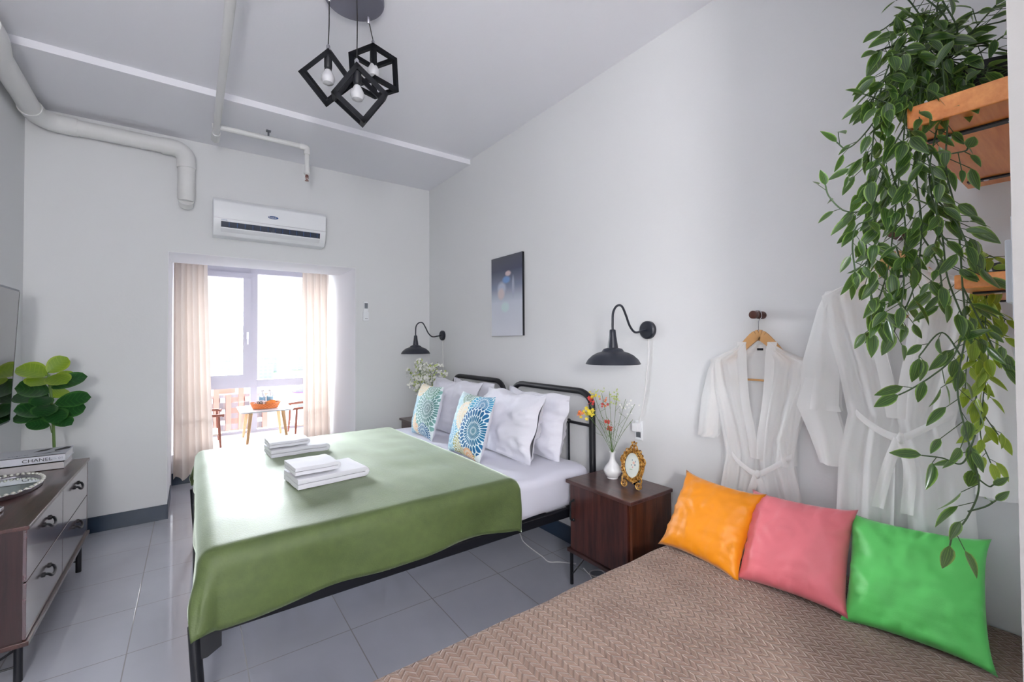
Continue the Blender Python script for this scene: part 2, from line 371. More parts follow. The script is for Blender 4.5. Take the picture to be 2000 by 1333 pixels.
def thing(name, label, cat, loc=(0, 0, 0), group=None):
    o = bpy.data.objects.new(name, None); COL.objects.link(o); o.location = loc; o.empty_display_size = .1
    return tag(o, label, cat, group)
def copy_tree(o, parent=None):
    c = o.copy(); COL.objects.link(c); c.parent = parent
    for ch in list(o.children): copy_tree(ch, c)
    return c
def struct(name, mb, m, **k):
    return tag(mb.build(name, m, smooth=False, **k), kind='structure')
def B(*a): return MB().box(*a)
def curve(pts, n=8):
    """Catmull-Rom through points"""
    P = [Vector(p) for p in pts]; P = [P[0]*2-P[1]] + P + [P[-1]*2-P[-2]]; out = []
    for i in range(1, len(P)-2):
        for k in range(n):
            t = k/n; a, b, c, d = P[i-1:i+3]
            out.append(.5*((2*b)+(-a+c)*t+(2*a-5*b+4*c-d)*t*t+(-a+3*b-3*c+d)*t**3))
    out.append(P[-2]); return out
def text(name, body, size, mat, parent, origin, xdir, ydir, depth=.0006, sx=1.0, align='LEFT'):
    cu = bpy.data.curves.new(name, 'FONT'); cu.body = body; cu.size = size; cu.extrude = depth/2; cu.align_x = align
    o = bpy.data.objects.new(name+'_tmp', cu); COL.objects.link(o)
    bpy.context.view_layer.update()
    me = bpy.data.meshes.new_from_object(o.evaluated_get(bpy.context.evaluated_depsgraph_get()))
    bpy.data.objects.remove(o)
    X = Vector(xdir).normalized(); Y = Vector(ydir).normalized(); Z = X.cross(Y); off = Vector((0, 0, 0)); p = parent
    while p is not None: off = off+p.location; p = p.parent
    for v in me.vertices: v.co = Vector(origin)+X*(v.co.x*sx)+Y*v.co.y+Z*v.co.z-off
    me.materials.clear(); me.materials.append(M[mat]); me.name = name
    q = bpy.data.objects.new(name, me); COL.objects.link(q); q.parent = parent; return q
#--PART2--
# ================================================================== the room
XL, XR, YB, ZC, ZS = -.888, 1.963, 4.14, 2.887, 2.845
struct('floor', B(XL-.2, XR+.2, -2.9, 5.07, -.12, 0), 'floor_tile')
struct('ceiling', B(XL-.2, XR+.2, -2.9, 3.31, ZC, ZC+.15), 'ceiling_paint')
struct('ceiling_soffit', B(XL-.2, XR+.2, 3.31, YB+.1, ZS, ZC+.15), 'ceiling_paint')
struct('wall_left', B(XL-.2, XL, -2.9, YB, -.1, ZC+.1), 'wall_paint')
struct('wall_right', B(XR, XR+.2, -.2, YB, -.1, ZC+.1), 'wall_paint')
w = B(XL-.2, -.15, YB, 4.67, -.1, ZC+.1).box(1.217, XR+.2, YB, 4.67, -.1, ZC+.1).box(-.15, 1.217, YB, 4.67, 1.976, ZC+.1)
struct('wall_back', w, 'wall_paint')
struct('wall_partition', B(.886, XR+.2, -2.9, .08, -.1, ZC+.1), 'wall_paint')
struct('wall_front', B(XL-.2, .886, -2.95, -2.8, -.1, ZC+.1), 'wall_paint')
struct('wall_bay_left', B(-.35, -.15, 4.67, 6.0, -.1, 2.5), 'jamb_paint')
struct('wall_bay_right', B(1.217, 1.45, 4.67, 6.0, -.1, 2.5), 'jamb_paint')
struct('ceiling_bay', B(-.35, 1.45, 4.67, 6.0, 2.25, 2.5), 'jamb_paint')
struct('trim_1', B(-.15, 1.217, 4.138, 4.142, 1.9762, 1.9765).box(-.15, -.1475, 4.137, 4.67, 0, 1.976).box(1.2145, 1.217, 4.137, 4.67, 0, 1.976).box(-.1475, 1.2145, 4.137, 4.67, 1.9735, 1.976), 'jamb_paint')
struct('trim_2', B(-.15, 1.217, 5.07, 6.0, -.1, .27), 'jamb_paint')
struct('wall_bay_window', B(-.15, 1.217, 5.8, 5.9, 2.15, 2.25), 'jamb_paint')
struct('baseboard_back', B(XL, -.15, YB-.012, YB, 0, .105).box(-.152, -.142, YB-.012, 4.67, 0, .105).box(1.217, XR, YB-.012, YB, 0, .105), 'baseboard_blue')
struct('baseboard_bay', B(-.15, 1.217, 5.055, 5.07, 0, .105).box(1.207, 1.217, YB, 5.07, 0, .105), 'baseboard_blue')
struct('baseboard_right', B(XR-.012, XR, .08, YB, 0, .105), 'baseboard_blue')
struct('baseboard_left', B(XL, XL+.012, -2.8, YB, 0, .105), 'baseboard_blue')
# window
YW = 5.80
fr = MB()
for j, a in enumerate(((-.15, 1.217, .27, .30), (-.15, 1.217, 2.08, 2.15), (-.15, -.07, .27, 2.15), (1.15, 1.217, .27, 2.15), (.533, .60, .27, 2.15), (-.15, .54, .78, .872), (.60, 1.217, .78, .865))):
    fr.box(a[0], a[1], YW-.0015*j, YW+.07+.0015*j, a[2], a[3])
win = tag(fr.build('window_1', 'upvc', smooth=False), kind='structure')
sh = MB()
for j, a in enumerate(((-.07, .533, .872, .932), (-.07, .533, 2.02, 2.08), (-.07, .0, .932, 2.02), (.457, .533, .932, 2.02))): sh.box(a[0], a[1], YW-.018-.001*j, YW+.05, a[2], a[3])
sh.build('sash', 'upvc', win, smooth=False)
MB().box(.49, .512, YW-.034, YW-.018, 1.33, 1.41).quadbar((.501, YW-.046, 1.40), (.501, YW-.05, 1.27), .016, .012).tube([(.501, YW-.018, 1.385), (.501, YW-.05, 1.385)], .007).build('window_handle', 'white_plastic', win, bevel=.002)
for a in ((0, .457, .932, 2.02), (.60, 1.15, .865, 2.08), (-.07, .533, .30, .78), (.60, 1.15, .30, .78)):
    MB().add([(a[0], YW+.03, a[2]), (a[1], YW+.03, a[2]), (a[1], YW+.03, a[3]), (a[0], YW+.03, a[3])], [(0, 1, 2, 3)]).build('pane', 'glass', win, smooth=False)

# unseen fill light added behind the camera, shaped as a globe lamp
HL = Vector((-.55, -1.30, 1.62))
hl = thing('fill_lamp', 'added fill light shaped as a globe floor lamp, unseen behind the camera', 'lamp', (HL.x, HL.y, 0))
MB().lathe([(.14, 0), (.14, .015), (.02, .03)], (HL.x, HL.y, 0), 28).build('base', 'black_metal', hl)
MB().tube([(HL.x, HL.y, .02), (HL.x, HL.y, HL.z-.2)], .011, 10).build('fill_lamp_pole', 'black_metal', hl)
g = NG('fill_globe'); g.set(color=(1, 1, 1, 1), emit=(1, .98, .96, 1), emits=56.0); M['fill_globe'] = g.m
MB().ball(HL, .21, 24, 16).build('globe', 'fill_globe', hl)  # globe of the added fill light
struct('trim_3', B(.880, .8885, -.30, .0795, 0, ZC-.001), 'door_jamb_grey')

# ---------------------------------------------------------- pipes
def pipe(name, label, runs, mat='pipe_paint', extra=None):
    t = thing(name, label, 'pipe', runs[0][0][0])
    for nm, pts, r in runs: MB().tube(pts, r, 20).build(nm, mat, t) if 0 else None
    return t
r0 = .052
dp = thing('drain_pipe', 'thick white drain pipe bending down the window wall from the left corner', 'pipe', (-.8, 3.2, 2.74))
YP = 4.072
p = curve([(-.81, 2.4, 2.765), (-.81, 2.9, 2.765)], 2)
MB().tube([(-.78, 2.2, 2.765), (-.78, 3.02, 2.765)], r0, 20).build('pipe_section', 'pipe_paint', dp)
MB().tube(curve([(-.78, 3.0, 2.765), (-.782, 3.12, 2.762), (-.80, 3.24, 2.75)], 4), r0*1.13, 20).build('elbow', 'pipe_paint', dp)
MB().tube([(-.80, 3.2, 2.755), (-.815, 3.94, 2.745)], r0, 20).build('pipe_section', 'pipe_paint', dp)
MB().tube(curve([(-.815, 3.88, 2.746), (-.80, 3.99, 2.743), (-.74, YP-.01, 2.742), (-.63, YP, 2.742)], 6), r0*1.12, 20).build('elbow', 'pipe_paint', dp)
MB().tube([(-.66, YP, 2.742), (-.15, YP, 2.738)], r0, 20).build('pipe_section', 'pipe_paint', dp)
MB().tube(curve([(-.19, YP, 2.738), (-.10, YP, 2.735), (-.052, YP, 2.69), (-.045, YP, 2.60)], 6), r0*1.12, 20).build('elbow', 'pipe_paint', dp)
MB().tube([(-.045, YP, 2.62), (-.045, YP, 2.37), (-.045, YP, 2.355)], [r0, r0, r0*.9], 20).tube([(-.045, YP, 2.36), (-.045, YB-.03, 2.335)], r0*.9, 20).build('pipe_section', 'pipe_paint', dp)
# sprinkler line across the soffit and the capped one beside it
a0, a1 = at(418, 0, z=2.79), at(421, 272, z=2.765)
cp = thing('water_pipe', 'straight white capped pipe running under the ceiling towards the window', 'pipe', (a0.x, a0.y, 2.79))
d = (a1-a0).normalized(); b0 = a0-d*2.2
MB().tube([(a1.x, .2, 2.79), (a1.x, 3.80, 2.775)], .021, 16).build('pipe_section', 'pipe_paint', cp)
MB().tube([(a1.x, 3.70, 2.775), (a1.x, 3.83, 2.775), (a1.x, 3.835, 2.775)], [.026, .026, .022], 16).build('end_cap', 'pipe_paint', cp)
MB().tube([(a1.x, 3.36, 2.775), (a1.x, 3.36, 2.846)], .006, 8).build('hanger_rod', 'pipe_paint', cp)
sp = thing('sprinkler_pipe', 'thin white sprinkler pipe with an elbow and drop nozzle on the ceiling', 'pipe', (.12, 3.55, 2.76))
SX = .70; SY = 3.62
MB().tube([(.10, SY, 2.785), (SX-.03, SY, 2.785)], .018, 14).build('pipe_section', 'pipe_paint', sp)
MB().tube(curve([(SX-.05, SY, 2.785), (SX-.01, SY, 2.782), (SX, SY, 2.77), (SX, SY, 2.73)], 5), .022, 14).build('elbow', 'pipe_paint', sp)
MB().tube([(SX, SY, 2.74), (SX, SY, 2.60)], .017, 14).lathe([(.021, 2.60), (.023, 2.585), (.014, 2.575)], (SX, SY, 0), 14).build('drop_pipe', 'pipe_paint', sp)
MB().lathe([(.008, 2.578), (.010, 2.56), (.004, 2.55), (.003, 2.535), (.014, 2.532), (.014, 2.529)], (SX, SY, 0), 12).tube([(SX-.009, SY, 2.572), (SX-.012, SY, 2.55), (SX, SY, 2.532)], .002, 6).tube([(SX+.009, SY, 2.572), (SX+.012, SY, 2.55), (SX, SY, 2.532)], .002, 6).build('sprinkler_head', 'sprinkler_metal', sp)
MB().tube([(.44, SY, 2.785), (.44, SY, 2.85)], .006, 8).box(.425, .455, SY-.012, SY+.012, 2.836, 2.846).build('hanger_rod', 'grey_trim', sp)

# ---------------------------------------------------------- air conditioner
ac = thing('air_conditioner', 'white wall-mounted split air conditioner above the window alcove', 'air conditioner', (.5, 4.1, 2.1))
ax0, ax1, az0, az1, ay = .118, .918, 2.115, 2.395, 3.955
prof = [(YB, az1), (ay+.03, az1), (ay, az1-.03), (ay-.005, az0+.12), (ay+.012, az0+.05), (ay+.06, az0), (YB, az0)]
n = len(prof); vs = [(x, y, z) for x in (ax0, ax1) for y, z in prof]
MB().add(vs, [tuple(range(n)), tuple(reversed(range(n, 2*n)))]+[(i, i+n, (i+1) % n+n, (i+1) % n) for i in range(n)]).build('body', 'white_plastic', ac, bevel=.008, seg=3)
sl = MB(); sl.add([(ax0+.05, ay-.006, az0+.098), (ax1-.05, ay-.006, az0+.098), (ax1-.05, ay+.004, az0+.055), (ax0+.05, ay+.004, az0+.055)], [(0, 1, 2, 3)])
sl.add([(ax0+.05, ay+.03, az0+.098), (ax1-.05, ay+.03, az0+.098), (ax1-.05, ay+.03, az0+.055), (ax0+.05, ay+.03, az0+.055)], [(3, 2, 1, 0)]); sl.build('air_slot', 'dark_slot', ac, smooth=False)
vn = MB()
for i in range(13): vn.box(ax0+.10+i*.052, ax0+.103+i*.052, ay-.009, ay+.0, az0+.06, az0+.094)
vn.build('vane', 'logo_blue', ac, smooth=False)['kind'] = 'stuff'
MB().add([(ax0+.05, ay-.006, az0+.054), (ax1-.05, ay-.006, az0+.054), (ax1-.05, ay+.035, az0+.03), (ax0+.05, ay+.035, az0+.03), (ax0+.05, ay-.004, az0+.047), (ax1-.05, ay-.004, az0+.047), (ax1-.05, ay+.036, az0+.024), (ax0+.05, ay+.036, az0+.024)],
   [(0, 1, 2, 3), (7, 6, 5, 4), (0, 4, 5, 1), (1, 5, 6, 2), (2, 6, 7, 3), (3, 7, 4, 0)]).build('flap', 'white_plastic', ac, smooth=False)
MB().box(ax0+.002, ax1-.002, ay-.007, ay-.003, az0+.118, az0+.121).build('panel_seam', 'silver', ac, smooth=False)
lg = [(.516+.037*cos(t)+.0, ay-.0075, 2.292+.012*sin(t)) for t in [2*pi*i/24 for i in range(24)]]
lb = MB().add([(p[0], ay-.0045, p[2]) for p in lg]+[(p[0], ay-.0015, p[2]) for p in lg], [tuple(range(24))]+[(i, (i+1) % 24, 24+(i+1) % 24, 24+i) for i in range(24)]).build('badge', 'logo_blue', ac, smooth=False)
text('badge_lettering', 'Koppel', .020, 'white_plastic', ac, (.484, ay-.0055, 2.286), (1, 0, 0), (0, 0, 1), sx=.95)
text('small_lettering', 'INVERTER', .009, 'logo_blue', ac, (ax0+.05, ay-.0075, az0+.105), (1, 0, 0), (0, 0, 1))
text('flap_lettering', 'Super', .014, 'silver', ac, (.5, ay-.007, az0+.05), (1, 0, 0), (0, -.3, 1))
# remote in its holder beside the alcove
rc = thing('air_conditioner_remote', 'white remote control in a wall holder right of the window alcove', 'remote control', (1.305, YB-.02, 1.49))
B(1.282, 1.334, YB-.03, YB, 1.49, 1.575).build('holder', 'white_plastic', rc, smooth=False, bevel=.004)
B(1.287, 1.329, YB-.024, YB-.006, 1.55, 1.672).build('remote_body', 'white_plastic', rc, smooth=False, bevel=.004)
B(1.294, 1.323, YB-.026, YB-.02, 1.605, 1.655).build('display', 'grey_trim', rc, smooth=False)
B(1.296, 1.322, YB-.032, YB-.028, 1.508, 1.511).build('holder_mark', 'ink', rc, smooth=False)

# ---------------------------------------------------------- pendant lamp with three cube frames
PY = 2.05
pl = thing('pendant_lamp', 'pendant lamp with three black cube frames on a grey ceiling disc', 'lamp', (.6, PY, ZC))
RC = Vector((.592, 2.03, ZC)); RR = .132
MB().lathe([(RR, 0), (RR, -.022), (RR-.004, -.027), (.001, -.027)], RC, 40).build('canopy', 'canopy_steel', pl)
def cube_lamp(hang, axes, e, tk=.0195):
    a0, b0, c0 = [Vector(v).normalized() for v in axes]
    a_ = a0; b_ = (b0-a_*b0.dot(a_)).normalized(); c_ = (c0-a_*c0.dot(a_)-b_*c0.dot(b_)).normalized()
    V = lambda i, j, k: hang + (a_*i+b_*j+c_*k)*e
    fm = MB(); h = tk/2
    for i in (0, 1):
        for j in (0, 1):
            for (f, ax, o1) in ((lambda s: V(s, i, j), a_, b_), (lambda s: V(i, s, j), b_, c_), (lambda s: V(i, j, s), c_, a_)):
                fm.quadbar(f(0)-ax*h, f(1)+ax*h, tk, tk*.98, up=o1)
    f = fm.build('cube_frame', 'frame_black', pl, smooth=False)
    MB().lathe([(.009, -.004), (.009, .022), (.004, .03)], hang, 12).build('cord_grip', 'silver', f)
    d = Vector((hang.x-RC.x, hang.y-RC.y, 0)); k = min(1, (RR-.025)/max(1e-3, d.length))
    rp = Vector((RC.x+d.x*k, RC.y+d.y*k, ZC-.027))
    MB().tube(curve([rp, rp.lerp(hang, .5)+Vector((.002, 0, 0)), hang+Vector((0, 0, .025))], 4), .0025, 6).build('cord', 'cord_black', pl)
    MB().lathe([(.009, 0), (.009, -.02), (.005, -.028)], rp, 12).build('cord_grip', 'silver', pl)
    st = hang + (a_+b_+c_)*.012 - Vector((0, 0, .004))
    MB().lathe([(.006, 0), (.017, -.004), (.017, -.052), (.015, -.056)], st, 16).lathe([(.0155, -.055), (.0155, -.064)], st, 16).build('socket', 'black_metal', f)
    MB().lathe([(.012, -.062), (.016, -.07), (.028, -.094), (.030, -.108), (.023, -.124), (.001, -.132)], st, 20).build('bulb', 'bulb_glass', f)
def pxdir(u, v, du, dv, away=0.0):
    # direction whose image at (u, v) runs along (du, dv), in the plane across the view ray
    n = (FW + RT*((u-1000)/F_PX) - UP*((v-CY)/F_PX)).normalized(); d = RT*du - UP*dv
    # correct so the projected direction matches
    m_ = (FW + RT*((u+du-1000)/F_PX) - UP*((v+dv-CY)/F_PX)).normalized(); t = (m_-n); t -= n*t.dot(n)
    return (t.normalized()+n*away).normalized(), n
h1 = at(641, 100, y=2.06); h2 = at(697, 128, y=1.92); h3 = at(729, 90, y=2.12)
d1, n1 = pxdir(641, 150, -52, 40, .06); e1_, _n = pxdir(641, 150, 51, 68, .03)
cube_lamp(h1, (d1, e1_, n1-d1*.02), .153)
d2, n2 = pxdir(698, 182, -47, 56, -.16); e2_, _n = pxdir(698, 182, 58, 62, -.10)
cube_lamp(h2, (d2, e2_, n2), .152)
hv = Vector((h3.x, h3.y, 0)).normalized(); sv = Vector((hv.y, -hv.x, 0))
cube_lamp(h3, (hv*1.0+sv*1.0+Vector((0, 0, .16)), hv-sv+Vector((0, 0, .04)), sv*.16-Vector((0, 0, 1))), .150)

# ---------------------------------------------------------- wall print
pr = thing('wall_print', 'tall abstract print, dark at the top with window glare painted pale below, above the bed', 'picture', (XR, 2.745, 1.33))
B(XR-.018, XR-.001, 2.542, 2.951, 1.334, 1.950).build('board', 'black_plastic', pr, smooth=False)
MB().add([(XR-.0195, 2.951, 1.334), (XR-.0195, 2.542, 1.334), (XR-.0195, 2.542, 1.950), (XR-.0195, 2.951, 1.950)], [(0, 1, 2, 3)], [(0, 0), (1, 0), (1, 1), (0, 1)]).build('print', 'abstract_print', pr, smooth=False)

# ---------------------------------------------------------- wall lamps
def wall_lamp(label, y, grp, cable):
    X = XR; Z = 1.35; t = thing('wall_lamp', label, 'lamp', (X, y, Z), grp)
    MB().lathe([(.001, -.024), (.04, -.024), (.0475, -.018), (.0475, 0)], (X, y, Z), 32, 'x').build('wall_plate', 'lamp_black', t)
    xs = X-.285
    pts = curve([(X-.02, y, Z), (X-.06, y, Z-.006), (X-.115, y, Z-.012), (X-.155, y, Z+.02), (X-.185, y, Z+.075), (X-.215, y, Z+.118), (X-.252, y, Z+.118), (X-.28, y, Z+.085), (xs, y, Z+.03), (xs, y, Z-.005)], 6)
    MB().tube(pts, .0058, 10).build('arm', 'lamp_black', t)
    MB().lathe([(.012, Z-.0), (.015, Z-.004), (.017, Z-.03), (.024, Z-.078), (.026, Z-.092)], (xs, y, 0), 24).build('socket_cover', 'lamp_black', t)
    sd = MB().lathe([(.026, Z-.09), (.045, Z-.096), (.05, Z-.102), (.053, Z-.108), (.078, Z-.116), (.10, Z-.128), (.122, Z-.148), (.132, Z-.166), (.134, Z-.17), (.130, Z-.17), (.118, Z-.15), (.096, Z-.132), (.05, Z-.115), (.02, Z-.11)], (xs, y, 0), 40)
    sd.build('lamp_shade', 'lamp_black', t)
    MB().lathe([(.014, Z-.10), (.018, Z-.115), (.027, Z-.135), (.020, Z-.157), (.001, Z-.162)], (xs, y, 0), 16).build('bulb', 'bulb_glass', t)
    MB().tube(curve(cable, 5), .0035, 6).build('power_cord', 'cord_white', t)
    return t
wall_lamp('black gooseneck wall lamp over the vase of red and yellow flowers', 1.463, 'gooseneck wall lamps',
          [(XR-.006, 1.463, 1.31), (XR-.005, 1.465, 1.2), (XR-.006, 1.475, 1.12), (XR-.005, 1.492, 1.0), (XR-.005, 1.51, .92), (XR-.012, 1.525, .84)])
wall_lamp('black gooseneck wall lamp in the far corner above the white spray', 3.835, 'gooseneck wall lamps',
          [(XR-.006, 3.835, 1.31), (XR-.005, 3.833, 1.1), (XR-.006, 3.83, .9), (XR-.005, 3.83, .6)])
ot = thing('wall_socket', 'white wall socket behind the gold photo frame', 'socket', (XR, 1.53, .8))
B(XR-.01, XR-.0005, 1.505, 1.553, .755, .860).build('faceplate', 'white_plastic', ot, smooth=False, bevel=.003)
B(XR-.0105, XR-.009, 1.515, 1.545, .77, .80).build('outlet_hole', 'grey_trim', ot, smooth=False)
pg = thing('plug', 'white plug of the bedside lamp in the wall socket', 'plug', (XR-.01, 1.53, .82))
B(XR-.045, XR-.0105, 1.512, 1.548, .805, .85).build('plug_body', 'white_plastic', pg, smooth=False, bevel=.005)

# ---------------------------------------------------------- bed frame
PX = 1.90; RY0, RY1 = 1.818, 3.50
bed = thing('bed_frame', 'black metal bed frame with a twin-arched headboard', 'bed', (.95, 2.66, 0))
R1 = .019
def arch(y0, y1):
    zt = .99; p = [(PX, y0, 0), (PX, y0, .45), (PX, y0, .86)]
    p += [(PX, y0+.035*0, .90)] + [(PX, y0+.11*(1-cos(a)), .905+.085*sin(a)) for a in [pi/2*i/6 for i in range(1, 7)]]
    q = [(PX, y1-.11*(1-cos(a)), .905+.085*sin(a)) for a in [pi/2*i/6 for i in range(6, 0, -1)]] + [(PX, y1, .86), (PX, y1, .45), (PX, y1, 0)]
    MB().tube(p+q, R1, 16).build('headboard_arch', 'black_metal', bed)
arch(RY0, 2.60); arch(2.72, RY1)
for (y0, y1) in ((RY0, 2.60), (2.72, RY1)):
    cb = MB().tube([(PX, y0, .793), (PX, y1, .793)], .009, 10)
    cb.build('crossbar', 'black_metal', bed)
    k = 3
    for i in range(1, k+1):
        y = y0+(y1-y0)*(.2+.6*(i-1)/(k-1)) if 0 else y0+(y1-y0)*i*.255
        MB().tube([(PX, y, .36), (PX, y, .793)], .0065, 8).ball((PX, y, .795), .0155, 10, 6).build('spindle', 'black_metal', bed)
for y in (RY0, RY1):
    MB().quadbar((.02, y, .339), (PX, y, .339), .03, .048).build('side_rail', 'black_metal', bed, smooth=False, bevel=.004)
MB().quadbar((.02, RY0, .339), (.02, RY1, .339), .03, .048).build('foot_rail', 'black_metal', bed, smooth=False, bevel=.004)
MB().quadbar((PX, RY0, .339), (PX, RY1, .339), .03, .04).build('head_rail', 'black_metal', bed, smooth=False)
for y in (RY0, RY1):
    l = MB().tube([(.008, y, .357), (.014, y, .25), (.03, y, .0)], .0185, 14)
    l.build('leg', 'black_metal', bed)
    MB().add([(.02, y-.012, .33), (.085, y-.012, .33), (.085, y-.012, .268), (.045, y-.012, .245), (.02, y-.012, .245), (.02, y+.012, .33), (.085, y+.012, .33), (.085, y+.012, .268), (.045, y+.012, .245), (.02, y+.012, .245)],
        [(0, 1, 2, 3, 4), (9, 8, 7, 6, 5), (0, 5, 6, 1), (1, 6, 7, 2), (2, 7, 8, 3), (3, 8, 9, 4), (4, 9, 5, 0)]).build('corner_bracket', 'black_metal', bed, smooth=False)
MB().quadbar((.03, 2.66, .335), (PX, 2.66, .335), .03, .03).build('centre_rail', 'black_metal', bed, smooth=False)
for x in (.4, .95, 1.5): MB().tube([(x, 2.66, .33), (x, 2.66, 0)], .014, 10).build('leg', 'black_metal', bed)
for i in range(9): MB().quadbar((.15+i*.2, RY0, .35), (.15+i*.2, RY1, .35), .03, .012).build('slat', 'black_metal', bed, smooth=False)

# mattress with fitted sheet
MX0, MX1, MY0, MY1, MZ0, MZ1 = .03, 1.865, 1.80, 3.52, .362, .575
bm = bmesh.new(); bmesh.ops.create_cube(bm, size=1)
for v in bm.verts: v.co = Vector(((MX0+MX1)/2+v.co.x*(MX1-MX0), (MY0+MY1)/2+v.co.y*(MY1-MY0), (MZ0+MZ1)/2+v.co.z*(MZ1-MZ0)))
bmesh.ops.bevel(bm, geom=[e for e in bm.edges], offset=.055, segments=5, profile=.6, affect='EDGES')
bmesh.ops.subdivide_edges(bm, edges=[e for e in bm.edges if e.calc_length() > .2], cuts=40, use_grid_fill=True)
for v in bm.verts:
    p = v.co.copy(); w = noise.noise(p*2.2)*.006
    if p.x > 1.1: w += .010*noise.noise(Vector((p.x*2, p.y*9, p.z*7))) + (.007*noise.noise(Vector((p.x*14, p.y*5, p.z*22))) if p.y < 1.9 else 0)
    v.co += v.normal*w
q = MB(); q.v = [v.co.copy() for v in bm.verts]; q.f = [[v.index for v in f.verts] for f in bm.faces]
bm.free()
mt = q.build('mattress', 'sheet_cotton', auto=0)
tag(mt, 'mattress in a white fitted sheet on the black bed frame', 'mattress')

# sage blanket draped over the foot two thirds
def blanket(s, t, top=.594, r=.055, x0=MX0-.014, y0=MY0-.020, y1=MY1+.016):
    # s distance from the foot edge, t from the near edge; negative hangs
    far = t > (y1-y0)
    tt = (y1-y0)-t if far else t
    ex, ey = max(0, r-s), max(0, r-tt); d = hypot(ex, ey); bx, by = max(s, r), max(tt, r)
    n = noise.noise(Vector((s*2.1, t*2.1, 3)))*.006 + noise.noise(Vector((s*7, t*5, 1)))*.0025
    if d < 1e-6: P = Vector((x0+s, y0+tt, top+n))
    else:
        ux, uy = ex/d, ey/d; cornery = 2*ux*uy
        q = r*pi/2
        if d < q: o, h = r*sin(d/r), r*(1-cos(d/r))
        else:
            k = (d-q)*(1-.12*cornery); fl = .03+.38*cornery**1.6
            wv = .016*sin(s*9+1.2)*min(1, k/.1)*(uy if ux < .5 else 0)+.014*noise.noise(Vector((s*5, t*5, 7)))*min(1, k/.08)
            o, h = r+k*fl+wv, r+k*sqrt(max(0, 1-fl*fl))
        P = Vector((x0+bx-ux*o, y0+by-uy*o, top-h+n*(1-min(1, d/q))))
    if far: P.y = y0+y1-P.y
    return P
Lf, Ln = .125, .208
def bl(a, b):
    s = -Lf + a*(1.325+Lf); wd = (MY1-MY0+.036); t = -Ln + b*(wd+Ln+.2)
    if t < 0: t *= 1+.06*sin(s*4.3+.9)+.03*sin(s*11)
    if s < 0: s *= 1+.05*sin(t*5)
    return blanket(s, t) + Vector((.012*sin(t*3.0)*max(0, a-.9)*10, 0, -.0125*max(0, a-.98)*50))
bk = MB().grid(bl, 110, 120).build('blanket', 'green_fleece', solid=.007, auto=0)
tag(bk, 'sage green fleece blanket spread over the foot of the bed', 'blanket')

# ---------------------------------------------------------- cushions and pillows
def cushion(name, mat, label, cat, base, w, h, th, lean, yaw, group=None, seed=0, backmat=None, pinch=.10, wr=.006, roll=0, crumple=.0, n=34, ears=.0, fall=0):
    """stands on its lower edge; local x across, z up, y = thickness; the face looks to local -y"""
    rng = random.Random(seed); sx = rng.random()*10
    Rm = Matrix.Rotation(yaw, 3, 'Z') @ Matrix.Rotation(-lean, 3, 'X') @ Matrix.Rotation(roll, 3, 'Y')
    def shp(a, b, side):
        x, z = a, b
        t = max(0, (1-abs(x)**2.6)*(1-abs(z)**2.6))**.52
        inx = 1-pinch*(1-x*x*0)*(1-abs(z)**2)*abs(x)**3; inz = 1-pinch*(1-abs(x)**2)*abs(z)**3
        px = x*w/2*inx*(1+ears*abs(x*z)**6); pz = z*h/2*inz*(1+ears*abs(x*z)**6)
        N = lambda f, k: noise.noise(Vector((x*f+sx, z*f+sx*.7, k+side*5)))
        edge = max(abs(x), abs(z))
        wrk = wr*(N(2.3, 1)*1.6+N(6, 2)*.8) + wr*1.1*N(14, 3)*edge**3
        rad = sin(atan2(z, x)*26+3*N(3, 4))*wr*.7*max(0, edge-.62)*2.2
        y = side*(t*th/2 + (wrk+rad)*min(1, t*2.2)) + fall*(z+1)*.5*0
        py = y + crumple*N(1.6, 9)*.5*(1 if abs(x) > .0 else 1)
        px += crumple*noise.noise(Vector((z*2+sx, 1, x)))*.25; pz += crumple*noise.noise(Vector((x*2+sx, 7, z)))*.3*(1 if z > 0 else .2)
        return Vector((px, py, pz+h/2))
    m1, m2 = MB(), MB()
    off = Vector(base)
    m1.grid(lambda a, b: off + Rm @ shp(a, b, -1), n, n, -1, 1, -1, 1)
    m2.grid(lambda a, b: off + Rm @ shp(a, b, 1), n, n, -1, 1, -1, 1, flip=True)
    if backmat:
        t = thing(name, label, cat, base, group); m1.build('cushion_front', mat, t, auto=0); m2.build('cushion_back', backmat, t, auto=0); return t
    m1.add(m2.v, m2.f, None) if 0 else None
    o = len(m1.v); nf = len(m1.f)
    m1.v += m2.v
    for i, f in enumerate(m2.f): m1.uv[len(m1.f)] = m2.uv[i]; m1.f.append([o+j for j in f])
    return tag(m1.build(name, mat, auto=0, merge=.0002), label, cat, group)
Y90 = radians(-90)
GP = 'white pillows against the headboard'
cushion('pillow', 'white_cotton', 'white pillow behind, touching the near post end of the headboard', 'pillow', (1.745, 2.245, .572), .62, .405, .15, radians(14), Y90, GP, 3, crumple=.06, wr=.012, ears=.0, pinch=.06)
cushion('pillow', 'white_cotton', 'large white pillow leaning in front, nearest the gold-framed photo', 'pillow', (1.575, 2.31, .572), .64, .42, .18, radians(17), Y90-.04, GP, 5, crumple=.06, wr=.014, ears=.0, pinch=.06)
cushion('pillow', 'white_cotton', 'white pillow behind, under the far headboard arch', 'pillow', (1.76, 3.08, .572), .62, .41, .15, radians(13), Y90, GP, 8, crumple=.05, wr=.011, ears=.02, pinch=.06)
cushion('pillow', 'white_cotton', 'white pillow leaning in front at the window side of the bed', 'pillow', (1.60, 3.10, .572), .68, .43, .17, radians(15), Y90+.03, GP, 12, crumple=.06, wr=.012, ears=.04, pinch=.06)
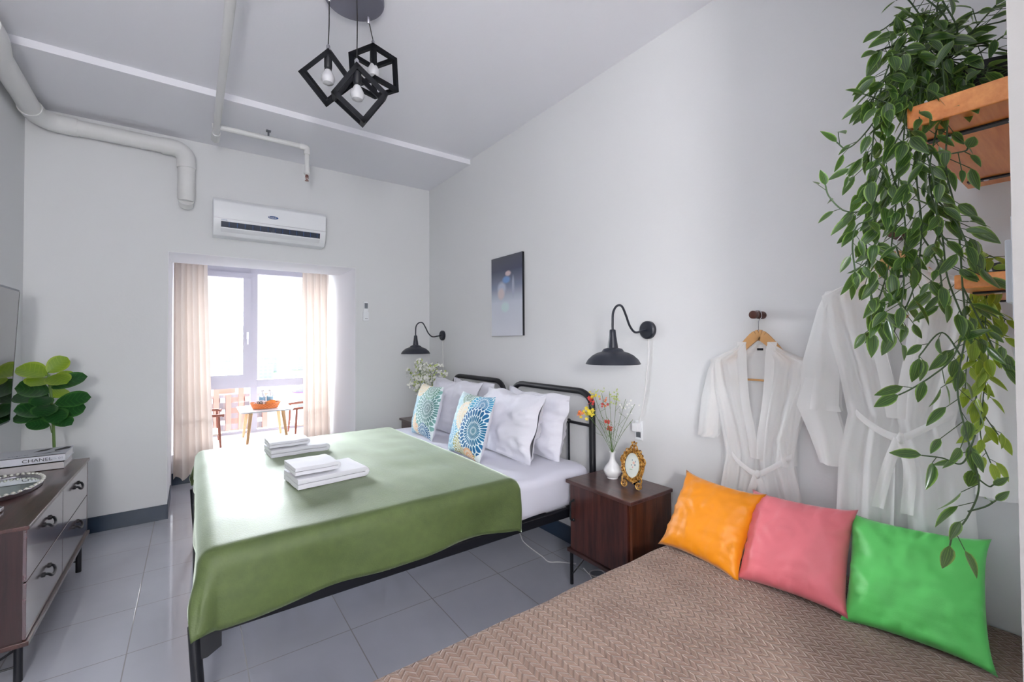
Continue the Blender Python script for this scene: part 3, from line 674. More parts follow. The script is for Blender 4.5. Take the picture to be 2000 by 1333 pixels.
cushion('throw_cushion', 'dahlia_print_a', 'flower-printed cushion with green and pale blue petals, far side of the bed', 'cushion', (1.40, 3.10, .574), .41, .40, .13, radians(14), Y90-.05, None, 21, 'white_cotton', pinch=.07, wr=.004)
cushion('throw_cushion', 'dahlia_print_b', 'flower-printed cushion with a deep blue bloom, middle of the bed', 'cushion', (1.365, 2.41, .574), .41, .40, .13, radians(17), Y90-.02, None, 22, 'white_cotton', pinch=.07, wr=.004)

# ---------------------------------------------------------- towels
def towel(label, x, y, z, lx, ly, lz, yaw, layers, seed):
    t = MB(); Rm = Matrix.Rotation(yaw, 3, 'Z'); rr = lz/layers/2
    # one spiral-folded sheet seen from its rolled edge: profile in (x? ) extruded along y
    pts = []
    for k in range(layers):
        zc = rr+k*2*rr; d = 1 if k % 2 == 0 else -1
        xs = [-lx/2+rr+ (lx-2*rr)*i/8 for i in range(9)]
        if d < 0: xs.reverse()
        pts += [(q, zc) for q in xs]
        if k < layers-1: pts += [(d*(lx/2-rr)+d*rr*1.0*cos(a), zc+rr+rr*sin(a)*1.0) for a in (-pi/4, 0, pi/4)]
    th = rr*.93
    def fn(a, b):
        i = a*(len(pts)-1); i0 = min(int(i), len(pts)-2); f = i-i0
        px = pts[i0][0]*(1-f)+pts[i0+1][0]*f; pz = pts[i0][1]*(1-f)+pts[i0+1][1]*f
        yy = (b-.5)*ly*(1+.015*noise.noise(Vector((px*20, pz*30, seed))))
        return Vector((x, y, z)) + Rm @ Vector((px, yy, pz+.003*noise.noise(Vector((px*14, yy*14, seed))) - .004*abs(b-.5)))
    t.grid(fn, (len(pts)-1)*2, 14)
    o = t.build('towel', 'terry', auto=0, solid=th*1.85)
    o.modifiers.new('round', 'BEVEL'); m = o.modifiers['round']; m.width = th*.8; m.segments = 3; m.limit_method = 'ANGLE'
    return tag(o, label, 'towel', 'folded white towels on the bed')
TZ = .602
towel('folded white bath towel under the nearer small towel', .552, 2.40, TZ, .35, .235, .050, radians(6), 2, 1)
towel('small folded white towel stacked on the nearer bath towel', .485, 2.40, TZ+.060, .215, .20, .038, radians(5), 2, 2)
towel('folded white bath towel under the small one towards the window', .535, 3.10, TZ, .34, .225, .046, radians(3), 2, 3)
towel('small folded white towel stacked on the bath towel nearer the window', .48, 3.10, TZ+.056, .23, .19, .034, radians(2), 2, 4)

# ---------------------------------------------------------- bedside tables
def nightstand(label, y0, y1):
    t = thing('nightstand', label, 'bedside table', (1.80, (y0+y1)/2, 0), 'walnut bedside tables'); X0, X1, ZT = 1.622, XR-.015, .553
    B(X0, X1, y0, y1, ZT-.018, ZT).build('top', 'walnut_h', t, smooth=False, bevel=.003)
    b = B(X0+.022, X0+.035, y0+.012, y0+.03, .19, ZT-.018)
    MB().box(X0+.024, X1, y0+.012, y0+.028, .19, ZT-.018).box(X0+.024, X1, y1-.028, y1-.012, .19, ZT-.018).box(X1-.01, X1, y0+.02, y1-.02, .19, ZT-.018).build('side_panel', 'walnut_side', t, smooth=False)
    B(X0+.003, X1, y0+.004, y1-.004, .172, .19).build('bottom_shelf', 'walnut_h', t, smooth=False, bevel=.002)
    d = B(X0+.012, X0+.026, y0+.030, y1-.030, .194, ZT-.02).build('door', 'walnut_v', t, smooth=False, bevel=.0015)
    yh = y1-.05
    MB().tube(curve([(X0+.012, yh, .45), (X0-.008, yh, .447), (X0-.014, yh, .43), (X0-.010, yh+.004, .40), (X0-.014, yh, .37), (X0-.008, yh, .353), (X0+.012, yh, .35)], 4), .0045, 8).ball((X0+.01, yh, .452), .008).ball((X0+.01, yh, .348), .008).build('handle', 'black_metal', d)
    for (x, y) in ((X0+.02, y0+.022), (X0+.02, y1-.022), (X1-.02, y0+.022), (X1-.02, y1-.022)):
        MB().tube([(x, y, .172), (x, y, .0)], .0095, 12).build('leg', 'black_metal', t)
    for ya, yb in ((y1-.024, y1-.12), (y0+.024, y0+.12)):
        MB().tube([(X0+.02, ya, .05), (X0+.02, yb, .172)], .004, 8).build('brace', 'black_metal', t)
    MB().tube([(X0+.02, y0+.022, .172), (X0+.02, y1-.022, .172)], .004, 6).build('rail', 'black_metal', t)
    return t
nightstand('dark walnut bedside table holding the gold frame and vase', 1.318, 1.752)
nightstand('dark walnut bedside table in the far corner by the window wall', 3.665, 4.10)
NZ = .553
# vase
def vase(x, y, z, label, mat='ceramic'):
    o = MB().lathe([(.024, .0), (.030, .002), (.030, .008), (.040, .020), (.0475, .036), (.048, .046), (.040, .062), (.026, .080), (.017, .094), (.0125, .110), (.0125, .128), (.0185, .142), (.0165, .142), (.0105, .128), (.0105, .110), (.014, .094), (.0, .07)], (x, y, z), 32).build('vase', mat)
    return tag(o, label, 'vase')
VX, VY = 1.835, 1.610
vase(VX, VY, NZ, 'small white bulbous vase on the near bedside table')
vase(1.80, 3.86, NZ, 'white vase hidden by pillows on the far bedside table')
# red, yellow and pale flower spray
fs = thing('flower_spray', 'artificial spray of red and yellow blossoms in the white vase', 'flowers', (VX, VY, NZ+.14))
stems = MB(); rng = random.Random(5)
def P3(u, v, x): return at(u, v, x=x)
mouth = Vector((VX, VY, NZ+.13)); base = Vector((VX, VY, NZ+.075))
tips = [(1152, 790, 1.74), (1160, 770, 1.73), (1175, 768, 1.72), (1190, 765, 1.73), (1205, 768, 1.76), (1222, 780, 1.80), (1240, 790, 1.84), (1143, 805, 1.70), (1236, 820, 1.82), (1186, 823, 1.80), (1190, 838, 1.82)]
heads = []
for k, (u, v, x) in enumerate(tips):
    p = P3(u, v, x); mid = mouth.lerp(p, .45)+Vector((0, 0, .02))
    c = curve([base, mouth, mid, p], 5); stems.tube(c, .0011, 5); heads.append((p, c, k))
    for j in range(5):
        a = c[int(len(c)*(.5+.09*j))]; q = a+Vector((rng.uniform(-.03, .03), rng.uniform(-.035, .035), rng.uniform(.015, .05))); stems.tube([a, q], .0007, 4); heads.append((q, None, k+10))
stems.build('stem', 'stem_green', fs)
def blossom(mb, p, r, n=5, rng=rng):
    d = Vector((rng.uniform(-1, -.2), rng.uniform(-1, .3), rng.uniform(-.2, 1))).normalized(); a = d.orthogonal().normalized(); b = d.cross(a)
    for i in range(n):
        t = 2*pi*i/n; e = a*cos(t)+b*sin(t); f = d.cross(e)
        mb.add([p, p+e*r*.6+f*r*.4+d*r*.1, p+e*r*1.1+d*r*.35, p+e*r*.6-f*r*.4+d*r*.1], [(0, 1, 2, 3)])
red, yel, orn, wht, grn = MB(), MB(), MB(), MB(), MB()
def scatter(mb, u, v, x, n, su, sv, r):
    for i in range(n): blossom(mb, P3(u+rng.gauss(0, su), v+rng.gauss(0, sv), x+rng.uniform(-.02, .02)), r*rng.uniform(1, 1.6))
scatter(red, 1156, 782, 1.74, 12, 5, 5, .0075); scatter(red, 1186, 824, 1.80, 5, 2.5, 2.5, .0065); scatter(red, 1190, 838, 1.82, 5, 2.5, 2, .0065); scatter(red, 1178, 788, 1.76, 5, 5, 4, .006)
scatter(yel, 1150, 806, 1.71, 22, 7, 6, .0075); scatter(yel, 1162, 772, 1.73, 10, 6, 5, .0065); scatter(orn, 1134, 806, 1.69, 6, 5, 2.5, .0065); scatter(orn, 1182, 782, 1.75, 5, 4, 4, .005)
scatter(grn, 1200, 778, 1.77, 22, 6, 8, .0045); scatter(grn, 1170, 765, 1.73, 10, 10, 3, .004); scatter(wht, 1230, 795, 1.82, 14, 12, 12, .0035)
red.build('red_blossom', 'petal_red', fs, smooth=False); yel.build('yellow_blossom', 'petal_yellow', fs, smooth=False); orn.build('orange_blossom', 'petal_orange', fs, smooth=False)
grn.build('green_buds', 'bud_green', fs, smooth=False); wht.build('white_buds', 'petal_white', fs, smooth=False)
# white gypsophila in the corner
gy = thing('flower_spray', 'airy white and pale green spray under the far wall lamp', 'flowers', (1.80, 3.86, NZ+.14))
sm, fl, gn2 = MB(), MB(), MB(); b0 = Vector((1.80, 3.86, NZ+.08)); m0 = Vector((1.80, 3.86, NZ+.14))
for i in range(26):
    tip = Vector((1.76+rng.uniform(-.17, .13), 3.82+rng.uniform(-.26, .24), 1.02+rng.uniform(-.12, .12))); mid = m0.lerp(tip, .45)+Vector((0, 0, .03))
    c = curve([b0, m0, mid, tip], 4); sm.tube(c, .0014, 4)
    for j in range(7):
        a = c[int(len(c)*(.55+.06*j))]; q = a+Vector((rng.uniform(-.05, .05), rng.uniform(-.06, .06), rng.uniform(0, .06))); sm.tube([a, q], .0008, 3)
        for w_ in range(5): blossom(fl if rng.random() < .8 else gn2, q+Vector((rng.gauss(0, .014), rng.gauss(0, .014), rng.gauss(0, .014))), .0125, 5)
sm.build('stem', 'stem_green', gy); fl.build('blossom', 'petal_white', gy, smooth=False); gn2.build('green_buds', 'bud_green', gy, smooth=False)

# gold baroque photo frame on the bedside table
GX, GY, GZ = 1.775, 1.440, NZ
gf = thing('photo_frame', 'ornate gold oval photo frame on the near bedside table', 'photo frame', (GX, GY, GZ))
gyaw = radians(-80); gl_ = radians(10)
GR = Matrix.Rotation(gyaw, 3, 'Z') @ Matrix.Rotation(-gl_, 3, 'X'); GO = Vector((GX, GY, GZ))
GS = 1.16
def gp(x, z, y=0): return GO + GR @ Vector((x*GS, y*GS, z*GS+.002))
CZ = .098; A_, B_ = .036, .053
def ring(a, b, z0, n=48, y=0): return [gp(a*cos(2*pi*i/n), z0+b*sin(2*pi*i/n), y) for i in range(n+1)]
fm = MB()
for (a, b, r, y) in ((A_+.002, B_+.002, .0035, -.006), (A_+.009, B_+.009, .0055, 0), (A_+.016, B_+.017, .0035, .002)): fm.tube(ring(a, b, CZ, y=y), r, 8)
for i in range(30):
    t = 2*pi*i/30; a, b = A_+.0125+.004*sin(i*2.4), B_+.0125+.005*sin(i*1.7); x, z = a*cos(t), CZ+b*sin(t)
    cc_ = [gp(x+.007*cos(t+k*.8)*(1-k*.1), z+.007*sin(t+k*.8)*(1-k*.1), -.004-.001*(k % 2)) for k in range(7)]
    fm.tube(cc_, .0022, 5)
for sx in (-1, 1):
    fm.tube([gp(sx*(.034-.013*cos(t))*1.0, .016+.013*sin(t), 0) for t in [2*pi*k/16 for k in range(17)]], .0035, 6)
    fm.tube([gp(sx*(.034-.006*cos(t))*1.0, .016+.006*sin(t), 0) for t in [2*pi*k/10 for k in range(11)]], .003, 6)
    fm.tube(curve([gp(sx*.044, .024), gp(sx*.046, .04), gp(sx*.040, .05), gp(sx*.03, .04), gp(sx*.018, .036), gp(0, .040)], 4), .0045, 6)
    fm.tube(curve([gp(sx*.052, .10), gp(sx*.058, .115), gp(sx*.054, .13), gp(sx*.046, .134), gp(sx*.044, .146), gp(sx*.036, .148)], 4), .0035, 6)
    fm.tube([gp(sx*(.030+.007*cos(t)), .158+.007*sin(t)) for t in [2*pi*k/10 for k in range(11)]], .003, 6)
    fm.tube(curve([gp(sx*.024, .155), gp(sx*.016, .17), gp(sx*.012, .18), gp(0, .184)], 4), .004, 6)
    fm.tube(curve([gp(0, .165), gp(sx*.008, .186), gp(sx*.012, .196), gp(sx*.004, .192), gp(0, .20)], 4), .003, 6)
for q in ((0, .165, .008), (0, .178, .006), (0, .198, .004), (0, .036, .006), (-.02, .04, .005), (.02, .04, .005)): fm.ball(gp(q[0], q[1], -.003), q[2], 8, 6)
fm.build('gilt_frame', 'gilt', gf)
pc = MB(); N_ = 40; vs = [gp(0, CZ, .001)]+[gp(A_*cos(2*pi*i/N_), CZ+B_*sin(2*pi*i/N_), .001) for i in range(N_)]
pc.add(vs, [(0, 1+i, 1+(i+1) % N_) for i in range(N_)], [(.5, .5)]+[(.5+.5*cos(2*pi*i/N_), .5+.5*sin(2*pi*i/N_)) for i in range(N_)]); pc.build('picture_card', 'flower_card', gf, smooth=False)
vs2 = [gp((A_+.012)*cos(2*pi*i/N_), CZ+(B_+.012)*sin(2*pi*i/N_), .005) for i in range(N_)]; MB().add(vs2, [tuple(range(N_))]).quadbar(gp(0, .11, .006), gp(0, .01, .05), .03, .003).build('back_stand', 'black_plastic', gf, smooth=False)
#--PART3--
# ---------------------------------------------------------- bay: curtains, low table and chairs on the ledge
def curtain(label, x0t, x1t, x0b, x1b, y, z0, z1, folds, seed, amp=.028, bowed=0):
    def fn(a, b):
        t = 1-b; k = t**1.3
        xa = x0t+(x0b-x0t)*k; xb = x1t+(x1b-x1t)*k + bowed*sin(pi*min(1, t*1.2))*0
        ph = a*folds*2*pi + .5*noise.noise(Vector((a*3, b*1.2, seed)))*(1-b)
        w = sin(ph); w = (abs(w)**.7)*(1 if w > 0 else -1)
        return Vector((xa+(xb-xa)*a+.006*sin(ph*2+1), y+amp*w*(.75+.35*t)+.01*noise.noise(Vector((a*4, b*3, seed))), z0+(z1-z0)*b+.012*sin(ph)*(1 if b == 0 else 0)))
    o = MB().grid(fn, folds*16, 30).build('curtain', 'curtain_cloth', auto=0)
    tag(o, label, 'curtain'); return o
curtain('beige pleated curtain bunched at the left side of the window', -.145, .10, -.14, .165, 4.965, .075, 2.21, 3, 1.0, .04)
curtain('beige pleated curtain bunched at the right side of the window', .915, 1.172, .93, 1.195, 4.97, .075, 2.21, 4, 5.0, .03)
MB().tube([(-.15, 4.97, 2.235), (1.217, 4.97, 2.235)], .011, 10).build('curtain_rail', 'upvc')
tag(bpy.data.objects['curtain_rail'], 'white curtain rail hidden above the window alcove lintel', 'curtain rail')
PZ = .27
lt_ = thing('low_table', 'small pale table with round wooden legs on the window ledge', 'table', (.62, 5.33, PZ))
TZ0 = .60
tb = MB(); n = 40; tp = []
tx0, tx1, ty0, ty1, tr = .385, .865, 5.075, 5.60, .05
for cx, cy, a0_ in ((tx1-tr, ty1-tr, 0), (tx0+tr, ty1-tr, 90), (tx0+tr, ty0+tr, 180), (tx1-tr, ty0+tr, 270)):
    for k in range(6): a = radians(a0_+18*k); tp.append((cx+tr*cos(a), cy+tr*sin(a)))
m = len(tp); tb.add([(x, y, TZ0) for x, y in tp]+[(x, y, TZ0-.014) for x, y in tp], [tuple(range(m)), tuple(reversed(range(m, 2*m)))]+[((i+1) % m, i, m+i, m+(i+1) % m) for i in range(m)])
tb.build('tabletop', 'white_plastic', lt_, smooth=False)
for sx, sy in ((-1, -1), (1, -1), (-1, 1), (1, 1)):
    cx, cy = (tx0+tx1)/2, (ty0+ty1)/2
    MB().tube([(cx+sx*.145, cy+sy*.17, TZ0-.012), (cx+sx*.18, cy+sy*.215, PZ)], [.020, .0125], 12).build('leg', 'pale_wood', lt_)
# tray basket with its contents
bk_ = thing('basket', 'orange woven oval basket on the low table by the window', 'basket', (.62, 5.30, TZ0))
def oval(rx, ry, z, c=(.625, 5.29), n=36): return [(c[0]+rx*cos(2*pi*i/n), c[1]+ry*sin(2*pi*i/n)+.0, z+.012*(cos(2*pi*i/n)**2 if z > TZ0+.04 else 0)) for i in range(n)]
bm_ = MB(); prf = [(.115, .085, TZ0+.002), (.12, .09, TZ0+.004), (.145, .105, TZ0+.052), (.150, .11, TZ0+.056), (.146, .106, TZ0+.056), (.138, .10, TZ0+.05), (.112, .082, TZ0+.008)]
vs = []; 
for rx, ry, z in prf: vs += oval(rx, ry, z)
fs_ = [(j*36+i, j*36+(i+1) % 36, (j+1)*36+(i+1) % 36, (j+1)*36+i) for j in range(len(prf)-1) for i in range(36)]+[tuple(reversed(range(36))), tuple(range(6*36, 7*36))]
bm_.add(vs, fs_).build('basket_bowl', 'basket_weave', bk_)
def bottle(x, y, label):
    t = thing('water_bottle', label, 'bottle', (x, y, TZ0+.008), 'water bottles in the basket')
    z = TZ0+.009
    MB().lathe([(.028, 0), (.031, .006), (.031, .05), (.029, .055), (.031, .06), (.031, .11), (.022, .14), (.013, .155), (.013, .162)], (x, y, z), 20).build('bottle_body', 'water_bottle', t)
    MB().lathe([(.0315, .06), (.0315, .105)], (x, y, z), 20).build('bottle_label', 'water_blue', t)
    MB().lathe([(.015, .16), (.015, .178), (.012, .18)], (x, y, z), 16).build('cap', 'white_plastic', t)
bottle(.60, 5.345, 'water bottle in the basket, standing behind the patterned mug'); bottle(.672, 5.345, 'water bottle in the basket, the one nearer the right chair')
mg = thing('mug', 'white mug with dark and purple pattern in the basket', 'mug', (.565, 5.265, TZ0+.008))
MB().lathe([(.026, 0), (.034, .004), (.037, .03), (.037, .075), (.034, .075), (.034, .01)], (.575, 5.265, TZ0+.009), 24).tube(curve([(.54, 5.262, TZ0+.07), (.517, 5.26, TZ0+.06), (.517, 5.26, TZ0+.035), (.54, 5.262, TZ0+.025)], 4), .005, 8).build('mug_body', 'mug_white', mg)
dc = MB()
for (a, z, r, s_) in ((-2.2, .058, .010, 0), (-1.55, .06, .011, 0), (-1.9, .045, .006, 0), (-1.2, .05, .007, 0), (-1.7, .035, .007, 0)):
    c_ = Vector((.575, 5.265, TZ0+.009+z)); dc.tube([(c_.x+.0385*cos(a+r/.037*cos(t)), c_.y+.0385*sin(a+r/.037*cos(t)), c_.z+r*sin(t)) for t in [2*pi*k/12 for k in range(13)]], .0024, 5)
dc.build('mug_pattern', 'ink', mg)
for i, (x, y, r) in enumerate(((.655, 5.24, .3), (.69, 5.26, -.4))):
    sn = MB().grid(lambda a, b: Vector((x+(a-.5)*.05, y+.010*sin(pi*a)*sin(pi*b)*-1, TZ0+.012+b*.072+.006*(a-.5)*r*4)), 8, 8).grid(lambda a, b: Vector((x+(a-.5)*.05, y+.010*sin(pi*a)*sin(pi*b), TZ0+.012+b*.072+.006*(a-.5)*r*4)), 8, 8)
    o = sn.build('snack_packet', 'snack_orange'); tag(o, ('orange snack packet in the basket in front of the bottles', 'orange snack packet in the basket, at its right end')[i], 'snack packet', 'snack packets in the basket')
def low_chair(label, cx, cy, face):
    t = thing('low_armchair', label, 'chair', (cx, cy, PZ), 'low armchairs on the window ledge'); z = .585
    f = face
    pts = [(cx+f*.16, cy-.20, z-.005), (cx+f*.10, cy-.225, z), (cx-f*.06, cy-.21, z+.01), (cx-f*.16, cy-.12, z+.03), (cx-f*.185, cy, z+.04), (cx-f*.16, cy+.12, z+.03), (cx-f*.06, cy+.21, z+.01), (cx+f*.10, cy+.225, z), (cx+f*.16, cy+.20, z-.005)]
    c = curve(pts, 6); k = len(c)
    MB().tube(c, [.011+.007*(1-abs(2*i/(k-1)-1))+(.006 if i in (0, k-1) else 0) for i in range(k)], 12).build('arm_rail', 'chair_wood', t)
    for sx, sy in ((.13, -.205), (.13, .205), (-.10, -.18), (-.10, .18)):
        MB().tube([(cx+f*sx*.95, cy+sy, z), (cx+f*sx, cy+sy*.95, .42), (cx+f*sx*1.08, cy+sy*1.02, PZ)], [.009, .012, .009], 10).build('leg', 'chair_wood', t)
    MB().box(cx-.13, cx+.15, cy-.185, cy+.185, .385, .400).build('seat', 'seat_cord', t, smooth=False, bevel=.006)
low_chair('low brown wooden armchair left of the window table', .085, 5.36, 1)
low_chair('low brown wooden armchair right of the window table', 1.03, 5.38, -1)

# ---------------------------------------------------------- dresser
DX0, DX1, DY0, DY1, DZ = XL+.015, -.508, 2.455, 3.685, .602
dr = thing('dresser', 'dark walnut four-drawer dresser on black metal legs', 'dresser', (-.7, 3.07, 0))
MB().box(DX0, DX1+.006, DY0, DY1, DZ-.016, DZ).build('top', 'walnut_h', dr, smooth=False, bevel=.003)
MB().box(DX0, DX1-.012, DY0+.01, DY0+.028, .165, DZ-.016).box(DX0, DX1-.002, DY1-.028, DY1-.01, .165, DZ-.016).box(DX0, DX0+.01, DY0+.02, DY1-.02, .165, DZ-.016).build('side_panel', 'dresser_side', dr, smooth=False)
MB().box(DX0, DX1+.008, DY0, DY1, .147, .165).build('bottom_shelf', 'walnut_h', dr, smooth=False, bevel=.002)
ym = 3.045
for (y0, y1) in ((DY0+.012, ym-.003), (ym+.003, DY1-.032)):
    for (z0, z1) in ((.168, .381), (.387, DZ-.018)):
        d = B(DX1-.018, DX1-.002, y0, y1, z0, z1).build('drawer', 'drawer_wood', dr, smooth=False, bevel=.0015)
        yc = (y0+y1)/2; zc = (z0+z1)/2+.028
        hm = MB().tube(curve([(DX1-.002, yc-.05, zc+.01), (DX1+.012, yc-.045, zc+.008), (DX1+.02, yc-.03, zc-.006), (DX1+.022, yc, zc-.010), (DX1+.02, yc+.03, zc-.006), (DX1+.012, yc+.045, zc+.008), (DX1-.002, yc+.05, zc+.01)], 4), .0055, 8)
        hm.lathe([(.011, -.002), (.010, .004), (.004, .006)], (DX1, yc-.05, zc+.01), 12, 'x').lathe([(.011, -.002), (.010, .004), (.004, .006)], (DX1, yc+.05, zc+.01), 12, 'x')
        hm.build('handle', 'black_metal', d)
for (x, y) in ((DX1-.028, DY0+.045), (DX1-.01, DY1-.20), (DX0+.04, DY0+.045), (DX0+.04, DY1-.20)):
    MB().tube([(x, y, .15), (x, y, 0)], .013, 12).build('leg', 'black_metal', dr)
for y in (DY0+.045, DY1-.20):
    MB().tube([(DX1-.02, y, .135), (DX0+.15, y, .02), ], .0045, 8).tube([(DX0+.04, y, .06), (DX1-.02, y, .06)], .004, 8).build('brace', 'black_metal', dr)
# books
BZ = DZ
def book(label, x0, x1, y0, y1, z0, z1, mats, lettering=None):
    t = thing('book', label, 'book', ((x0+x1)/2, (y0+y1)/2, z0), 'stacked coffee table books')
    c = MB().box(x0, x1, y0, y1, z1-.003, z1).box(x0, x1, y0, y1, z0, z0+.003).box(x0, x1, y0, y0+.003, z0, z1)
    c.build('cover', mats, t, smooth=False)
    B(x0+.003, x1-.005, y0+.003, y1-.005, z0+.003, z1-.003).build('pages', 'paper', t, smooth=False)
    return t
simple('book_white', srgb(214, 216, 226), .35); simple('book_grey', srgb(196, 193, 196), .4)
XB = -.572
book('plain pale grey hardback lying at the bottom of the stack on the dresser', -.868, XB-.004, 3.455, 3.69, BZ, BZ+.040, 'book_grey')
b2 = book('white hardback with CHANEL on its spine, on top of the stack on the dresser', -.866, XB, 3.458, 3.685, BZ+.0405, BZ+.083, 'book_white')
text('spine_title', 'CHANEL', .0245, 'ink', b2, (-.738, 3.4573, BZ+.053), (1, 0, 0), (0, 0, 1), sx=1.22)
MB().box(-.640, -.610, 3.4568, 3.4578, BZ+.063, BZ+.0645).box(-.640, -.606, 3.4568, 3.4578, BZ+.057, BZ+.0585).build('spine_lines', 'grey_ink', b2, smooth=False)
text('spine_number', '01', .017, 'grey_ink', b2, (-.600, 3.4573, BZ+.055), (1, 0, 0), (0, 0, 1), sx=1.2)
cv = MB()
for (pts) in ([(-.70, 3.50), (-.66, 3.53), (-.61, 3.545), (-.60, 3.535), (-.66, 3.515)], [(-.63, 3.56), (-.58, 3.60), (-.578, 3.655), (-.60, 3.67), (-.64, 3.60)], [(-.72, 3.58), (-.70, 3.64), (-.655, 3.66), (-.67, 3.60)]):
    cv.add([(x, y, BZ+.0836) for x, y in pts], [tuple(range(len(pts)))])
cv.build('cover_picture', 'ink', b2, smooth=False)
text('cover_lettering', 'chanel', .03, 'grey_ink', b2, (-.80, 3.50, BZ+.0832), (1, .15, 0), (-.15, 1, 0))
# mirror tray
tr_ = thing('mirror_tray', 'oval silver mirror tray with a beaded crystal rim on the dresser', 'tray', (-.73, 3.11, DZ))
TC = Vector((-.725, 3.105, DZ)); ta, tb_ = .135, .235; N_ = 64
ml = MB(); ml.add([TC+Vector((0, 0, .012))]+[TC+Vector((ta*.86*cos(2*pi*i/N_), tb_*.88*sin(2*pi*i/N_), .012)) for i in range(N_)], [(0, 1+i, 1+(i+1) % N_) for i in range(N_)]); ml.build('mirror_plate', 'mirror', tr_, smooth=False)
rm = MB(); prf = [(.84, .86, .004), (.87, .89, .016), (.93, .94, .013), (1.0, 1.0, .024), (1.01, 1.005, .022), (.96, .96, .004)]; vs = []
for a, b, z in prf: vs += [TC+Vector((ta*a*cos(2*pi*i/N_), tb_*b*sin(2*pi*i/N_), z+(.003*sin(i*2*pi/4) if z > .02 else 0))) for i in range(N_)]
rm.add(vs, [(j*N_+i, j*N_+(i+1) % N_, (j+1)*N_+(i+1) % N_, (j+1)*N_+i) for j in range(len(prf)-1) for i in range(N_)])
rm.add([TC+Vector((ta*.9*cos(2*pi*i/N_), tb_*.92*sin(2*pi*i/N_), .0005)) for i in range(N_)], [tuple(range(N_))])
rm.build('rim', 'silver', tr_)
bd = MB()
for i in range(40):
    t = 2*pi*i/40; bd.ball(TC+Vector((ta*.965*cos(t), tb_*.965*sin(t), .024)), .0085, 8, 6, (1, 1, .8))
g = NG('crystal'); g.set(color=srgb(235, 235, 225), rough=.08, metal=.4, spec=1.0); M['crystal'] = g.m
bd.build('rim_beads', 'crystal', tr_)['kind'] = 'stuff'
# black remote at the front of the dresser
rk = thing('remote_control', 'black remote control with a silver tip in front of the mirror tray', 'remote control', (-.70, 2.74, DZ))
MB().box(-.80, -.640, 2.70, 2.752, DZ, DZ+.022).build('remote_body', 'black_plastic', rk, smooth=False, bevel=.008, seg=3)
MB().box(-.6415, -.634, 2.712, 2.742, DZ+.004, DZ+.018).build('remote_tip', 'silver', rk, smooth=False, bevel=.002)
# TV
tv = thing('television', 'black flat screen television tilted on the left wall', 'television', (XL+.05, 2.95, 1.23))
ta_ = radians(2.5)
tvR = Matrix.Rotation(ta_, 3, 'Y'); TO = Vector((-.825, 0, .86))
def tq(d, y, h): q = TO + Matrix.Rotation(ta_, 3, 'Y') @ Vector((d, 0, h)); return (q.x, y, q.z)
def tvbox(mb, d0, d1, y0, y1, h0, h1):
    return mb.add([tq(d, y, h) for d in (d0, d1) for y in (y0, y1) for h in (h0, h1)], [(0, 1, 3, 2), (4, 6, 7, 5), (0, 4, 5, 1), (2, 3, 7, 6), (0, 2, 6, 4), (1, 5, 7, 3)])
ty0_, ty1_ = 2.36, 3.645
tvbox(MB(), -.035, -.001, ty0_, ty1_, 0, .742).build('housing', 'grey_trim', tv, smooth=False, bevel=.003)
tvbox(MB(), -.002, .001, ty0_+.006, ty1_-.006, .012, .730).build('screen', 'screen', tv, smooth=False)
tvbox(MB(), -.001, .0018, ty1_-.012, ty1_-.006, .010, .730).build('bezel', 'black_plastic', tv, smooth=False)
B(XL+.001, -.858, 2.85, 3.15, 1.05, 1.35).build('wall_bracket', 'black_metal', tv, smooth=False)

# ---------------------------------------------------------- leaves
def leaf(mb, base, tip, w, nrm, curl=.12, n=6, prof=None, cup=.18):
    base = Vector(base); tip = Vector(tip); d = tip-base; L = d.length; d = d/L; nrm = Vector(nrm); nrm = (nrm-d*nrm.dot(d))
    if nrm.length < 1e-4: nrm = d.orthogonal()
    nrm.normalize(); sd = d.cross(nrm); vs = []; uv = []
    for i in range(n+1):
        t = i/n; ww = (prof(t) if prof else (sin(pi*t**.8))**.85*(1-.15*t))*w/2 + .0004
        c = base+d*(L*t)+nrm*(-curl*L*(t*t)+.25*curl*L*t)
        for k in (-1, -.5, 0, .5, 1):
            vs.append(c+sd*(ww*k)+nrm*(cup*ww*(k*k))); uv.append((.5+.5*k, t))
    mb.add(vs, [(j*5+i, j*5+i+1, (j+1)*5+i+1, (j+1)*5+i) for j in range(n) for i in range(4)], [uv[q] for q in range(len(vs))])
fp = thing('rubber_plant', 'broad-leaved artificial plant standing on the floor past the far end of the dresser', 'plant', (-.655, 3.60, DZ))
